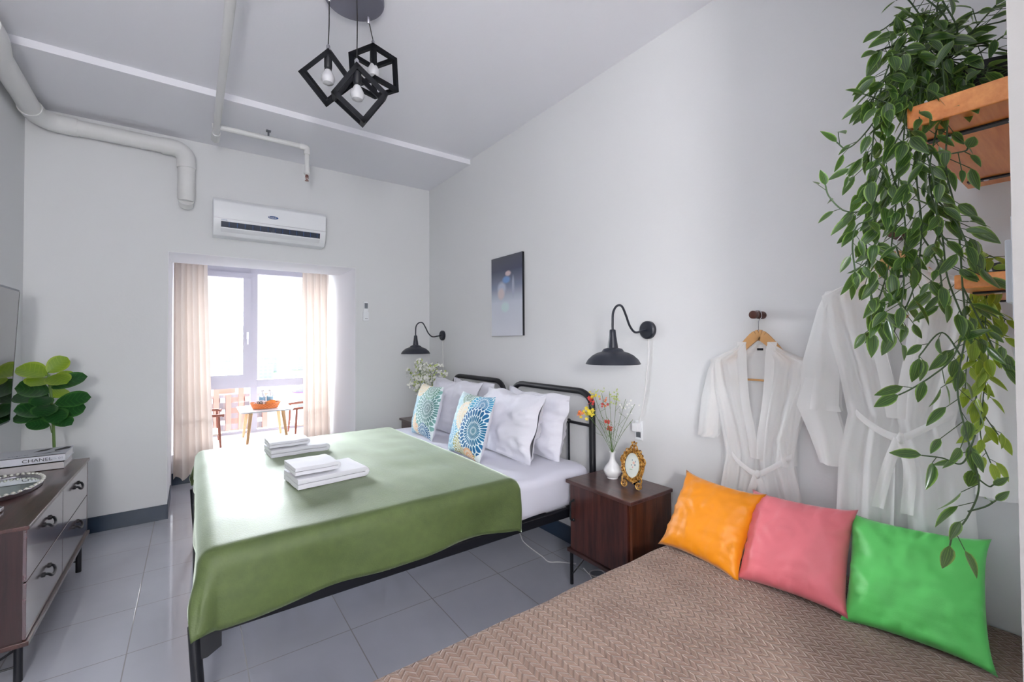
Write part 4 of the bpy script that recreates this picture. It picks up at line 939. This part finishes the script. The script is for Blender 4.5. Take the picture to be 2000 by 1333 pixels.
# stands behind the stack of books
MB().lathe([(.045, 0), (.05, .002), (.06, .075), (.062, .08), (.055, .08), (.05, .06), (.0, .06)], (-.72, 3.80, 0), 24).v
PLX, PLY = -.668, 3.755
FL = MB(); FD = MB()
fx = lambda t: max(0, sin(pi*min(1, t**1.25)))**.5
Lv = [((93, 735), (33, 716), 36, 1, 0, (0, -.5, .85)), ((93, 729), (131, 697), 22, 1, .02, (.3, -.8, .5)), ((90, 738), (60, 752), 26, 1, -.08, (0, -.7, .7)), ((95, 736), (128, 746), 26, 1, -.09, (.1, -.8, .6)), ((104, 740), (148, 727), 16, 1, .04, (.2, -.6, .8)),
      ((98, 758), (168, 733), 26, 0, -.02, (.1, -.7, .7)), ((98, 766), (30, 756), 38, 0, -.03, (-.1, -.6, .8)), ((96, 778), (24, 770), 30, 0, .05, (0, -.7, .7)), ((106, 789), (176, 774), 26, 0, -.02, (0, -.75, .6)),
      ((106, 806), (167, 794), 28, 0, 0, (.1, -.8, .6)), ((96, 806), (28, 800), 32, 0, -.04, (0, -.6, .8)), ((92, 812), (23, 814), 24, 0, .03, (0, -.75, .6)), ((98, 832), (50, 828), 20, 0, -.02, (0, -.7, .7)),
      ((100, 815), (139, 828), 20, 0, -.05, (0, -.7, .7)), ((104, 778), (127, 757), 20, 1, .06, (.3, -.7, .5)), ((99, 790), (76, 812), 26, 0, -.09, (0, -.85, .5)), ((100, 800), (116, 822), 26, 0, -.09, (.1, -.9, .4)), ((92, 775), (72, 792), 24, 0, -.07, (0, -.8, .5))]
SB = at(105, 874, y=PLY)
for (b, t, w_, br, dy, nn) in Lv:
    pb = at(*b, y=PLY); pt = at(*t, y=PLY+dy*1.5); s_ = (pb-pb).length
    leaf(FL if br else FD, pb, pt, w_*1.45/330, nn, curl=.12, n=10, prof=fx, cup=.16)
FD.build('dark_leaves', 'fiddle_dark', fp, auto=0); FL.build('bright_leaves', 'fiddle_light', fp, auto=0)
st = MB()
top = at(95, 732, y=PLY); mid = at(102, 800, y=PLY); low = at(106, 880, y=PLY); bot = Vector((low.x, PLY, .09))
st.tube(curve([(low.x+.002, PLY, .10), (low.x, PLY, .45), low, mid, top], 6), [.007]*25, 8)
for (b, t, w_, br, dy, nn) in Lv: st.tube([at(b[0]*.3+102*.7, b[1]+14, y=PLY), at(*b, y=PLY), at(b[0]*.92+t[0]*.08, b[1]*.92+t[1]*.08, y=PLY)], .0026, 5)
st.build('stem', 'stem_green', fp)
fp.location = (low.x, PLY, 0)
for ch in fp.children: ch.data.transform(Matrix.Translation(Vector((-.655, 3.60, DZ))-fp.location))
MB().lathe([(.075, 0), (.08, .002), (.095, .17), (.098, .18), (.088, .18), (.08, .15), (.0, .15)], (low.x, PLY+.06, 0), 28).build('pot', 'ceramic', fp)
MB().lathe([(.0, .152), (.08, .152)], (low.x, PLY+.06, 0), 20).build('potting_soil', 'soil', fp)
MB().tube([(low.x+.002, PLY, .10), (low.x+.002, PLY+.03, .14)], .007, 6)

# ---------------------------------------------------------- daybed with plush cover
DBX0, DBX1, DBY0, DBY1, DBZ = .02, XR-.012, .118, 1.165, .425
db = thing('daybed', 'low daybed base under the brown plush cover', 'daybed', ((DBX0+DBX1)/2, .7, 0))
B(DBX0+.04, DBX1-.02, DBY0+.03, DBY1-.03, .10, .24).build('base_frame', 'walnut_side', db, smooth=False)
B(DBX0+.02, DBX1-.01, DBY0+.02, DBY1-.02, .24, .405).build('mattress_pad', 'white_cotton', db, smooth=False, bevel=.03, seg=4)
for (x, y) in ((DBX0+.1, DBY0+.08), (DBX1-.1, DBY0+.08), (DBX0+.1, DBY1-.08), (DBX1-.1, DBY1-.08)):
    MB().tube([(x, y, .10), (x, y, 0)], .02, 12).build('leg', 'black_metal', db)
def dbl(a, b):
    r = .045; lx = DBX1-DBX0; ly = DBY1-DBY0; s = -.28+a*(lx+.28); t = -.25+b*(ly+.5)
    far = t > ly/2; tt = (ly-t) if far else t
    ex, ey = max(0, r-s), max(0, r-tt); d = hypot(ex, ey); bx, by = max(s, r), max(tt, r)
    n_ = .006*noise.noise(Vector((s*3, t*3, 0)))+.003*noise.noise(Vector((s*9, t*9, 4)))
    if d < 1e-6: P = Vector((DBX0+s, tt, DBZ+n_))
    else:
        ux, uy = ex/d, ey/d; q = r*pi/2
        o, h = (r*sin(d/r), r*(1-cos(d/r))) if d < q else (r+(d-q)*.06+.006*sin(s*12)*min(1, (d-q)*8), r+(d-q))
        P = Vector((DBX0+bx-ux*o, by-uy*o, DBZ-h+n_))
    P.y = (DBY1-P.y) if far else (DBY0+P.y)
    if P.x > XR-.005: P.x = XR-.005
    return P
cb_ = MB().grid(dbl, 120, 80).build('daybed_cover', 'chevron_plush', auto=0, solid=.006)
tag(cb_, 'brown plush cover with chevron grooves spread over the daybed', 'blanket')
GC = 'bright satin cushions on the daybed'
cushion('throw_pillow', 'orange_satin', 'orange satin cushion next to the bedside table', 'cushion', (1.60, .985, .436), .325, .32, .13, radians(34), Y90-.02, GC, 31, pinch=.06, wr=.007, ears=.07, roll=radians(2))
cushion('throw_pillow', 'pink_satin', 'pink satin cushion between the orange and the green ones', 'cushion', (1.625, .668, .436), .325, .325, .13, radians(34), Y90, GC, 32, pinch=.05, wr=.007, ears=.05, roll=radians(-4))
gc = cushion('throw_pillow', 'green_satin', 'bright green satin cushion at the near end of the daybed', 'cushion', (1.650, .358, .436), .315, .325, .13, radians(33), Y90+.02, GC, 33, pinch=.05, wr=.007, ears=.06, roll=radians(-4))

zr = Matrix.Rotation(Y90+.02, 3, 'Z') @ Matrix.Rotation(-radians(33), 3, 'X') @ Matrix.Rotation(radians(-4), 3, 'Y')
zp = curve([Vector((1.650, .358, .436)) + zr @ Vector((.1475+.002*sin(h*40), .003, h)) for h in (.05, .10, .16, .22, .27)], 4)
MB().tube(zp, .0016, 6).build('zip', 'zip_white', gc)
# ---------------------------------------------------------- sheer robes on pegs
def strip(mb, rows, xf, nu=40, sub=4):
    """rows: (z, y_left, y_right) from the top down; xf(a, t) gives distance from wall"""
    R = []
    for i in range(len(rows)-1):
        for k in range(sub): f = k/sub; R.append(tuple(rows[i][j]*(1-f)+rows[i+1][j]*f for j in range(3)))
    R.append(rows[-1]); n_ = len(R)-1
    def fn(a, b):
        i = min(int(round(b*n_)), n_); z, yl, yr = R[i]; return Vector((xf(a, i/n_), yl+(yr-yl)*a, z))
    mb.grid(fn, nu, n_)
def robe(name, label, grp, X, k, zo, yo, hs, skirt_z, sleeves, seed, yflip=1):
    """k: size; (yo, zo): neck point; positive local y = to the left in the photo (further away)"""
    t = thing(name, label, 'robe', (X, yo, zo), grp)
    Y = lambda q: yo+q*k; Z = lambda q: zo+q*k
    fold = lambda a, t_, f, s_: .010*sin(a*f+s_+2*noise.noise(Vector((a*3, t_*2, seed))))*(.35+t_) + .006*noise.noise(Vector((a*9, t_*5, seed+3)))
    # back panel
    b = MB(); rows = [(Z(-.01), Y(.055), Y(-.055)), (Z(-.035), Y(.10), Y(-.10)), (Z(-.075), Y(.19), Y(-.19)), (Z(-.16), Y(.185), Y(-.18)), (Z(-.30), Y(.15), Y(-.14)), (Z(-.46), Y(.125), Y(-.12)), (Z(-.62), Y(.15), Y(-.14)), (skirt_z, Y(.165), Y(-.15))]
    strip(b, rows, lambda a, t_: X+.030+fold(a, t_, 22, 1), 50); b.build('back_panel', 'voile', t, auto=0)
    # front panels
    for sgn, nm in ((1, 'front_panel'), (-1, 'front_panel')):
        f = MB(); rows = [(Z(.0), Y(.052*sgn), Y(.040*sgn)), (Z(-.035), Y(.11*sgn), Y(.046*sgn)), (Z(-.075), Y(.195*sgn), Y(.05*sgn)), (Z(-.18), Y(.182*sgn), Y(.035*sgn)), (Z(-.32), Y(.15*sgn), Y(.012*sgn)), (Z(-.47), Y(.125*sgn), Y(-.005*sgn)), (Z(-.62), Y(.155*sgn), Y(.01*sgn)), (skirt_z, Y(.175*sgn), Y(.02*sgn))]
        strip(f, rows, lambda a, t_: X-.012-.022*sin(pi*min(1, t_*1.2))*.5+fold(a, t_, 13, seed+sgn), 34); f.build(nm, 'voile', t, auto=0)
        cl = MB(); pts = [(X-.012, Y(.050*sgn), Z(.002)), (X-.020, Y(.044*sgn), Z(-.05)), (X-.024, Y(.040*sgn), Z(-.14)), (X-.026, Y(.030*sgn), Z(-.25)), (X-.024, Y(.012*sgn), Z(-.36)), (X-.022, Y(-.002*sgn), Z(-.47))]
        c = curve(pts, 5); cl.grid(lambda a, b: c[min(len(c)-1, int(round(b*(len(c)-1))))]+Vector((-.004*sin(pi*a), (a-.2)*.036*k*sgn, 0)), 5, len(c)-1); cl.build('collar', 'voile_seam', t, auto=0)
    # belt
    bz = Z(-.455)
    bp = curve([(X-.01, Y(.128), bz+.012*k), (X-.035, Y(.08), bz-.03*k), (X-.04, Y(.03), bz-.062*k), (X-.043, Y(-.01), bz-.07*k), (X-.04, Y(-.05), bz-.045*k), (X-.03, Y(-.09), bz-.012*k), (X-.01, Y(-.124), bz+.016*k)], 5)
    bl_ = MB(); bl_.grid(lambda a, b: bp[min(len(bp)-1, int(round(a*(len(bp)-1))))]+Vector((-.003*sin(pi*b), 0, (b-.5)*.024*k)), len(bp)-1, 4)
    bl_.tube([(X-.045, Y(-.012), bz-.055*k), (X-.052, Y(-.012), bz-.07*k), (X-.045, Y(-.012), bz-.085*k)], [.006, .011, .006], 8)
    for q, e in ((.02, .05), (-.03, -.02)):
        tail = curve([(X-.046, Y(-.01), bz-.07*k), (X-.045, Y(q), bz-.16*k), (X-.035, Y(e), bz-.30*k)], 5)
        bl_.grid(lambda a, b: tail[int(round(b*(len(tail)-1)))]+Vector((.003*sin(a*6+b*5), (a-.5)*.03*k, 0)), 4, len(tail)-1)
    bl_.build('belt', 'voile_seam', t, auto=0)
    for rows in sleeves:
        s_ = MB(); rw = [(Z(z), Y(a), Y(b_)) for z, a, b_ in rows]
        strip(s_, rw, lambda a, t_: X-.006-.020*sin(pi*a)+.006*sin(a*12+t_*4+seed)*t_, 20); strip(s_, rw, lambda a, t_: X+.020+.010*sin(pi*a)-.0+.004*sin(a*9+seed), 20); s_.build('sleeve', 'voile', t, auto=0)
    hg = thing('clothes_hanger', label.replace('sheer white robe', 'wooden hanger inside the sheer white robe') if 0 else hs[0], 'hanger', (X+.008, yo, Z(0)), 'wooden clothes hangers')
    hb = curve([(X+.008, Y(.16), Z(-.092)), (X+.008, Y(.10), Z(-.062)), (X+.008, Y(.045), Z(-.002)), (X+.008, Y(0), Z(.030)), (X+.008, Y(-.045), Z(-.002)), (X+.008, Y(-.10), Z(-.062)), (X+.008, Y(-.16), Z(-.092))], 5)
    w_ = MB()
    w_.grid(lambda a, b: hb[int(round(a*(len(hb)-1)))]+Vector((-.006, 0, (b-.5)*.040*k*(1.1-abs(a-.5)*1.3)-.006)), len(hb)-1, 3).grid(lambda a, b: hb[int(round(a*(len(hb)-1)))]+Vector((.006, 0, (b-.5)*.040*k*(1.1-abs(a-.5)*1.3)-.006)), len(hb)-1, 3, flip=True)
    w_ = MB()
    for i in range(len(hb)-1):
        a = i/(len(hb)-1); w_.quadbar(hb[i], hb[i+1]+(hb[i+1]-hb[i])*.12, .010, .040*k*(1.1-abs(a-.5)*1.3))
    w_.build('shoulder_bar', 'hanger_wood', hg, smooth=False)
    MB().tube([(X+.008, Y(.16), Z(-.155)), (X+.008, Y(-.16), Z(-.155))], .0045, 8).tube([(X+.008, Y(.16), Z(-.155)), (X+.008, Y(.16), Z(-.095))], .002, 5).tube([(X+.008, Y(-.16), Z(-.155)), (X+.008, Y(-.16), Z(-.095))], .002, 5).build('trouser_bar', 'hanger_wood', hg)
    pz = hs[1]
    MB().tube(curve([(X+.008, Y(0), Z(.05)), (X+.008, Y(0), pz-.035), (X+.006, Y(0)-.002, pz-.022), (X+.004, Y(0)-.014, pz-.006), (X+.004, Y(0)-.010, pz+.017), (X+.004, Y(0)+.006, pz+.021), (X+.004, Y(0)+.016, pz+.012)], 5), .0018, 6).build('hook', 'chrome', hg)
    B(X+.018, X+.0195, Y(.012), Y(-.012), Z(-.033), Z(-.024)).build('neck_label', 'ink', t, smooth=False)
    return t
slL1 = [(-.07, .19, .13), (-.12, .215, .17), (-.25, .245, .16), (-.40, .262, .17), (-.42, .265, .185)]
slR1 = [(-.07, -.19, -.13), (-.13, -.20, -.15), (-.25, -.165, -.10), (-.38, -.13, -.05), (-.48, -.13, -.06)]
robe('robe', 'sheer white robe hanging above the orange and pink cushions', 'sheer white robes on the wall', 1.905, 1.02, 1.285, .879, ('wooden hanger inside the robe above the orange cushion', 1.397), .50, (slL1, slR1), 2.0)
slL2 = [(-.06, .19, .13), (-.12, .215, .16), (-.30, .262, .15), (-.45, .275, .155), (-.47, .27, .15)]
slL3 = [(-.36, .262, .18), (-.46, .285, .165), (-.56, .245, .14), (-.62, .225, .135), (-.655, .215, .125)]
slR2 = [(-.06, -.19, -.13), (-.15, -.22, -.16), (-.35, -.25, -.17), (-.55, -.27, -.17), (-.66, -.26, -.16)]
robe('robe', 'larger sheer white robe hanging behind the trailing plant', 'sheer white robes on the wall', 1.885, 1.06, 1.535, .425, ('wooden hanger inside the robe behind the trailing plant', 1.647), .50, (slL2, slL3, slR2), 9.0)
def peg(label, y, z):
    o = MB().lathe([(.013, -.088), (.0165, -.086), (.0165, -.066), (.010, -.056), (.010, -.046), (.0165, -.036), (.0165, 0)], (XR, y, z), 20, 'x').build('wall_peg', 'peg_wood')
    tag(o, label, 'peg', 'dark wooden wall pegs')
peg('dark wooden wall peg holding the hanger of the robe above the orange cushion', .879+.006, 1.400)
peg('dark wooden wall peg behind the trailing plant, holding the larger robe', .425+.006, 1.650)

simple('switch_grey', srgb(176, 180, 186), .4)
# ---------------------------------------------------------- shelves on the partition wall
def shelf(label, x0, x1, y1, z0, z1, ys):
    t = thing('wall_shelf', label, 'shelf', ((x0+x1)/2, .08, z0), 'wooden shelves on the partition wall')
    B(x0, x1, .0805, y1, z0, z1).build('board', 'shelf_wood', t, smooth=False, bevel=.003)
    for x in ys:
        b = MB().box(x-.011, x+.011, .081, y1-.012, z0-.005, z0-.0005).box(x-.011, x+.011, .081, .086, z0-.09 if 0 else z0-.03, z0-.0005); b.build('bracket', 'black_metal', t, smooth=False, bevel=.001)
        MB().lathe([(.001, -.002), (.005, -.0015), (.006, 0)], (x, y1-.05, z0-.005), 12).lathe([(.001, -.002), (.005, -.0015), (.006, 0)], (x, .12, z0-.005), 12).build('screw', 'silver', t)
shelf('orange-brown wooden shelf high on the right, carrying the big trailing plant', 1.262, 1.93, .262, 1.757, 1.803, (1.38, 1.84))
shelf('smaller orange-brown wooden shelf below, with the light green plant', 1.30, 1.90, .200, 1.402, 1.432, (1.42, 1.80))
sw = thing('switch_box', 'white switch box on the partition at the right edge', 'switch', (.95, .08, 1.4))
B(.99, 1.075, .0805, .097, 1.352, 1.447).build('switch_plate', 'switch_grey', sw, smooth=False, bevel=.002)
sw2 = thing('switch_box', 'taller narrow white panel on the partition beside the switch box', 'panel', (1.0, .08, 1.4))
B(.912, .98, .0805, .0835, 1.322, 1.468).build('panel_plate', 'switch_grey', sw2, smooth=False, bevel=.002)

# ---------------------------------------------------------- trailing plant
tp_ = thing('trailing_plant', 'large variegated trailing plant spilling off the upper wooden shelf', 'plant', (1.46, .18, 1.803))
MB().lathe([(.045, 0), (.05, .002), (.065, .09), (.068, .10), (.060, .10), (.056, .085), (.0, .085)], (1.45, .175, 1.803), 28).build('pot', 'pot_black', tp_)
rng = random.Random(11)
def vine(pts, dens=1.0, ls=.057, mat='vine_leaf', parent=tp_, twig=.045, xs=None, spread=1.0, stemr=.0016, droop=.55):
    """pts: (u, v, x) along the stem"""
    c = curve([at(u, v, x=x) if v is not None else u for (u, v, x) in pts], 8)
    s_ = MB().tube(c, stemr, 6); L = MB(); acc = 0; gap = .0175/dens; side = 1
    for i in range(1, len(c)):
        seg = (c[i]-c[i-1]).length; acc += seg
        while acc > gap:
            acc -= gap; side = -side; d = (c[i]-c[i-1]).normalized()
            out = Vector((rng.gauss(0, 1), rng.gauss(0, 1), rng.gauss(0, .6))); out -= d*out.dot(d)
            out = (out.normalized()*.8 + d*.55 + Vector((0, 0, -.15))).normalized()
            p = c[i]-d*acc; tl = twig*rng.uniform(.25, 1)*spread; q = p+out*tl
            s_.tube([p, q], .0008, 4)
            l = ls*rng.uniform(.62, 1.12); dir_ = (out*.8+Vector((rng.gauss(0, .35), rng.gauss(0, .35), -droop*rng.uniform(.2, 1.4)))).normalized()
            nrm = Vector((rng.gauss(-.55, .45), rng.gauss(-.35, .45), rng.gauss(.45, .4)))
            leaf(L, q, q+dir_*l, l*rng.uniform(.35, .46), nrm, curl=rng.uniform(.05, .22), n=6, cup=.25)
    # tip leaf
    d = (c[-1]-c[-3]).normalized(); leaf(L, c[-1], c[-1]+d*ls, ls*.46, (-.6, -.5, .5), n=6)
    v_ = s_.build('vine', 'stem_dark', parent); L.build('leaves', mat, v_, auto=0)
X1 = 1.22
vine([(1850, 120, 1.42), (1790, 60, 1.36), (1745, 110, 1.3), (1715, 200, 1.25), (1700, 330, 1.24), (1690, 450, 1.24), (1700, 560, 1.24), (1703, 650, 1.24)], 1.25)
vine([(1850, 110, 1.42), (1800, 70, 1.36), (1775, 150, 1.28), (1765, 270, 1.26), (1750, 400, 1.25), (1735, 520, 1.25), (1712, 600, 1.25)], 1.25)
vine([(1855, 120, 1.42), (1810, 100, 1.34), (1795, 220, 1.27), (1790, 340, 1.27), (1800, 450, 1.27), (1785, 560, 1.27), (1745, 650, 1.27)], 1.15)
vine([(1860, 120, 1.42), (1840, 100, 1.33), (1850, 230, 1.29), (1848, 330, 1.29), (1870, 430, 1.30), (1880, 560, 1.30), (1886, 650, 1.30), (1870, 760, 1.30), (1893, 870, 1.30)], .75, twig=.055)
vine([(1893, 870, 1.30), (1912, 950, 1.30), (1890, 1010, 1.30), (1862, 1045, 1.30), (1855, 1066, 1.30)], .45, twig=.04)
vine([(1855, 120, 1.42), (1800, 110, 1.34), (1740, 190, 1.27), (1690, 260, 1.24), (1655, 290, 1.22), (1634, 278, 1.21)], .8, ls=.046)
vine([(1765, 250, 1.27), (1720, 330, 1.23), (1690, 405, 1.21), (1650, 412, 1.20), (1620, 385, 1.19), (1612, 362, 1.19)], .65, ls=.042, twig=.03)
vine([(1760, 330, 1.27), (1715, 420, 1.23), (1675, 440, 1.21), (1665, 480, 1.21), (1670, 530, 1.21)], .8, ls=.042, twig=.03)
vine([(1860, 120, 1.42), (1830, 250, 1.30), (1815, 350, 1.29), (1840, 460, 1.29), (1850, 540, 1.29), (1880, 620, 1.29)], .7)
vine([(1886, 640, 1.30), (1860, 700, 1.29), (1820, 735, 1.28), (1780, 760, 1.27), (1755, 772, 1.27)], .55, twig=.035)
vine([(1880, 700, 1.30), (1840, 650, 1.29), (1800, 690, 1.28), (1795, 700, 1.28)], .55, twig=.035)
vine([(1905, 850, 1.30), (1880, 905, 1.29), (1840, 895, 1.28), (1800, 890, 1.28)], .5, twig=.03)
vine([(1903, 930, 1.30), (1930, 950, 1.31), (1940, 948, 1.31)], .5, ls=.03, twig=.02)
vine([(1890, 1000, 1.30), (1925, 990, 1.31), (1945, 978, 1.31)], .4, ls=.03, twig=.02)
vine([(1880, 560, 1.30), (1920, 640, 1.31), (1950, 700, 1.32), (1965, 720, 1.32)], .75, ls=.045, twig=.03)
# upper sprays round the pot
for (e, f, x) in (((1770, 40), (1720, 60), 1.32), ((1790, 20), (1765, -10), 1.33), ((1830, 20), (1850, -20), 1.36), ((1880, 40), (1930, 20), 1.42), ((1900, 60), (1965, 40), 1.45), ((1900, 110), (1960, 70), 1.42),
                  ((1820, 60), (1780, 30), 1.30), ((1760, 90), (1712, 100), 1.28), ((1890, 130), (1950, 160), 1.36), ((1880, 150), (1930, 190), 1.34), ((1800, 150), (1760, 190), 1.27), ((1850, 160), (1880, 210), 1.31), ((1830, 120), (1800, 60), 1.32), ((1740, 150), (1700, 200), 1.25), ((1760, 200), (1690, 185), 1.25)):
    vine([(1853, 118, 1.42), (e[0], e[1], (x+1.42)/2), (f[0], f[1], x)], 1.0, ls=.050, twig=.045)
for (e, f, x) in (((1900, 60), (1945, 10), 1.40), ((1910, 90), (1970, 100), 1.46), ((1870, 60), (1840, 0), 1.34), ((1850, 40), (1800, -10), 1.32), ((1905, 150), (1960, 140), 1.42), ((1870, 170), (1840, 215), 1.29), ((1820, 160), (1770, 200), 1.26), ((1890, 150), (1935, 130), 1.30), ((1790, 60), (1735, 75), 1.29), ((1760, 130), (1720, 160), 1.25)):
    vine([(1853, 118, 1.42), (e[0], e[1], (x+1.42)/2), (f[0], f[1], x)], 1.0, ls=.055, twig=.045)
# dense middle
for (u0, v0, u1, v1) in ((1730, 250, 1700, 420), (1790, 250, 1830, 420), (1740, 330, 1770, 500), (1700, 300, 1660, 330), (1820, 380, 1890, 480), (1710, 420, 1690, 520), (1770, 420, 1850, 470), (1860, 300, 1890, 290), (1750, 480, 1760, 600), (1800, 460, 1840, 560)):
    vine([(u0, v0, 1.28), ((u0+u1)/2+10, (v0+v1)/2, 1.25), (u1, v1, 1.24)], 1.0, ls=.046)

# light green fern-like plant on the lower shelf
lp = thing('hanging_plant', 'light yellow-green hanging plant on the lower wooden shelf', 'plant', (1.6, .15, 1.432))
MB().lathe([(.03, 0), (.035, .002), (.045, .05), (.047, .055), (.041, .055), (.038, .045), (.0, .045)], (1.66, .142, 1.432), 20).build('pot', 'pot_black', lp)
rng = random.Random(4)
for (pts, d_) in (([(1925, 520, 1.66), (1930, 500, 1.62), (1945, 505, 1.58)], 1.6), ([(1925, 520, 1.66), (1920, 540, 1.60), (1900, 580, 1.58), (1895, 650, 1.58)], 1.2), ([(1925, 525, 1.66), (1930, 560, 1.56), (1915, 640, 1.56), (1910, 720, 1.56), (1905, 790, 1.56)], 1.3),
                  ([(1925, 525, 1.66), (1940, 550, 1.55), (1925, 620, 1.55), (1930, 700, 1.55), (1920, 780, 1.55), (1915, 850, 1.55), (1935, 905, 1.55)], 1.2), ([(1925, 525, 1.66), (1915, 600, 1.57), (1890, 700, 1.57), (1885, 760, 1.57)], 1.0),
                  ([(1925, 600, 1.57), (1950, 615, 1.57), (1965, 625, 1.57)], .8), ([(1920, 640, 1.57), (1945, 650, 1.57), (1962, 660, 1.57)], .8), ([(1915, 800, 1.56), (1935, 830, 1.56), (1950, 850, 1.56)], 1.0)):
    vine(pts, d_, ls=.050, mat='vine_leaf_light', parent=lp, twig=.022, droop=.8, stemr=.0012)

# ---------------------------------------------------------- cable on the floor
cbp = [at(1015, 1042, z=.004), at(1022, 1058, z=.004), at(1042, 1075, z=.004), at(1060, 1088, z=.004), at(1072, 1098, z=.004)]
o = MB().tube(curve([(1.9, 2.75, .004), (1.83, 2.55, .004)]+cbp+[(1.74, 1.93, .004), (1.80, 1.86, .004)], 5), .003, 6).build('floor_cable', 'cord_white'); tag(o, 'thin white cable lying on the floor under the head of the bed', 'cable')
o = MB().tube(curve([(1.80, 1.80, .004), (1.78, 1.72, .004), (1.83, 1.66, .004), (1.86, 1.72, .006), (1.80, 1.75, .004), (1.74, 1.66, .004), (1.72, 1.60, .004), (1.80, 1.55, .004), (1.90, 1.60, .004)], 6), .003, 6).build('floor_cable', 'cord_white'); tag(o, 'looped white cable on the floor under the near bedside table', 'cable')

# ---------------------------------------------------------- city far below the window
GZ_ = -95
struct('ground', B(-3000, 3000, 20, 5000, GZ_-2, GZ_), 'city_ground')
def cube_building(label, cx, cy, wx, wy, top, mat, grp='distant city blocks with haze in their colour'):
    o = B(cx-wx/2, cx+wx/2, cy-wy/2, cy+wy/2, GZ_, top).box(cx-wx*.18, cx+wx*.1, cy-wy*.2, cy+wy*.1, top, top+3).build('city_block', mat, smooth=False); tag(o, label, 'building', grp)
tw = thing('apartment_tower', 'orange and white apartment tower seen through the lower window pane', 'building', (0, 150, GZ_))
T0, T1 = at(392, 775, y=150), at(528, 770, y=150); tt_ = T0.z
B(T0.x, T1.x, 150, 172, GZ_, tt_).build('core', 'tower_facade', tw, smooth=False)
wT = T1.x-T0.x
for f in (0.0, .17, .34, .52, .70, .87):
    x = T0.x+wT*f; B(x, x+wT*.075, 148.6, 150, GZ_, tt_+(2.5 if f in (0, .17, .52, .7) else 0)).build('orange_pier', 'tower_orange', tw, smooth=False)
for i in range(26):
    z = tt_-2-i*3.1
    sl_ = MB()
    for f in (.09, .26, .61, .79): sl_.box(T0.x+wT*f, T0.x+wT*(f+.07), 147.6, 150, z, z+1.2)
    sl_.build('balcony', 'tower_white', tw, smooth=False)
B(T0.x+wT*.2, T0.x+wT*.5, 155, 165, tt_, tt_+4).build('roof_house', 'tower_orange', tw, smooth=False)
rng = random.Random(3)
for i in range(9):
    for j in range(8):
        y = 230*1.32**i*rng.uniform(.97, 1.03); sp = y*.062; x = y*-.1+sp*(j+.5)+rng.uniform(-.08, .08)*sp
        if i < 1 and j < 2: continue
        w_ = sp*rng.uniform(.4, .62); h = min(40, w_*rng.uniform(.3, .9))*(1.9 if rng.random() < .12 else 1)
        cube_building('low city building beyond the window, haze put into its pale colour', x, y, w_, w_*rng.uniform(.6, 1.0), GZ_+h, 'hazed_facade')
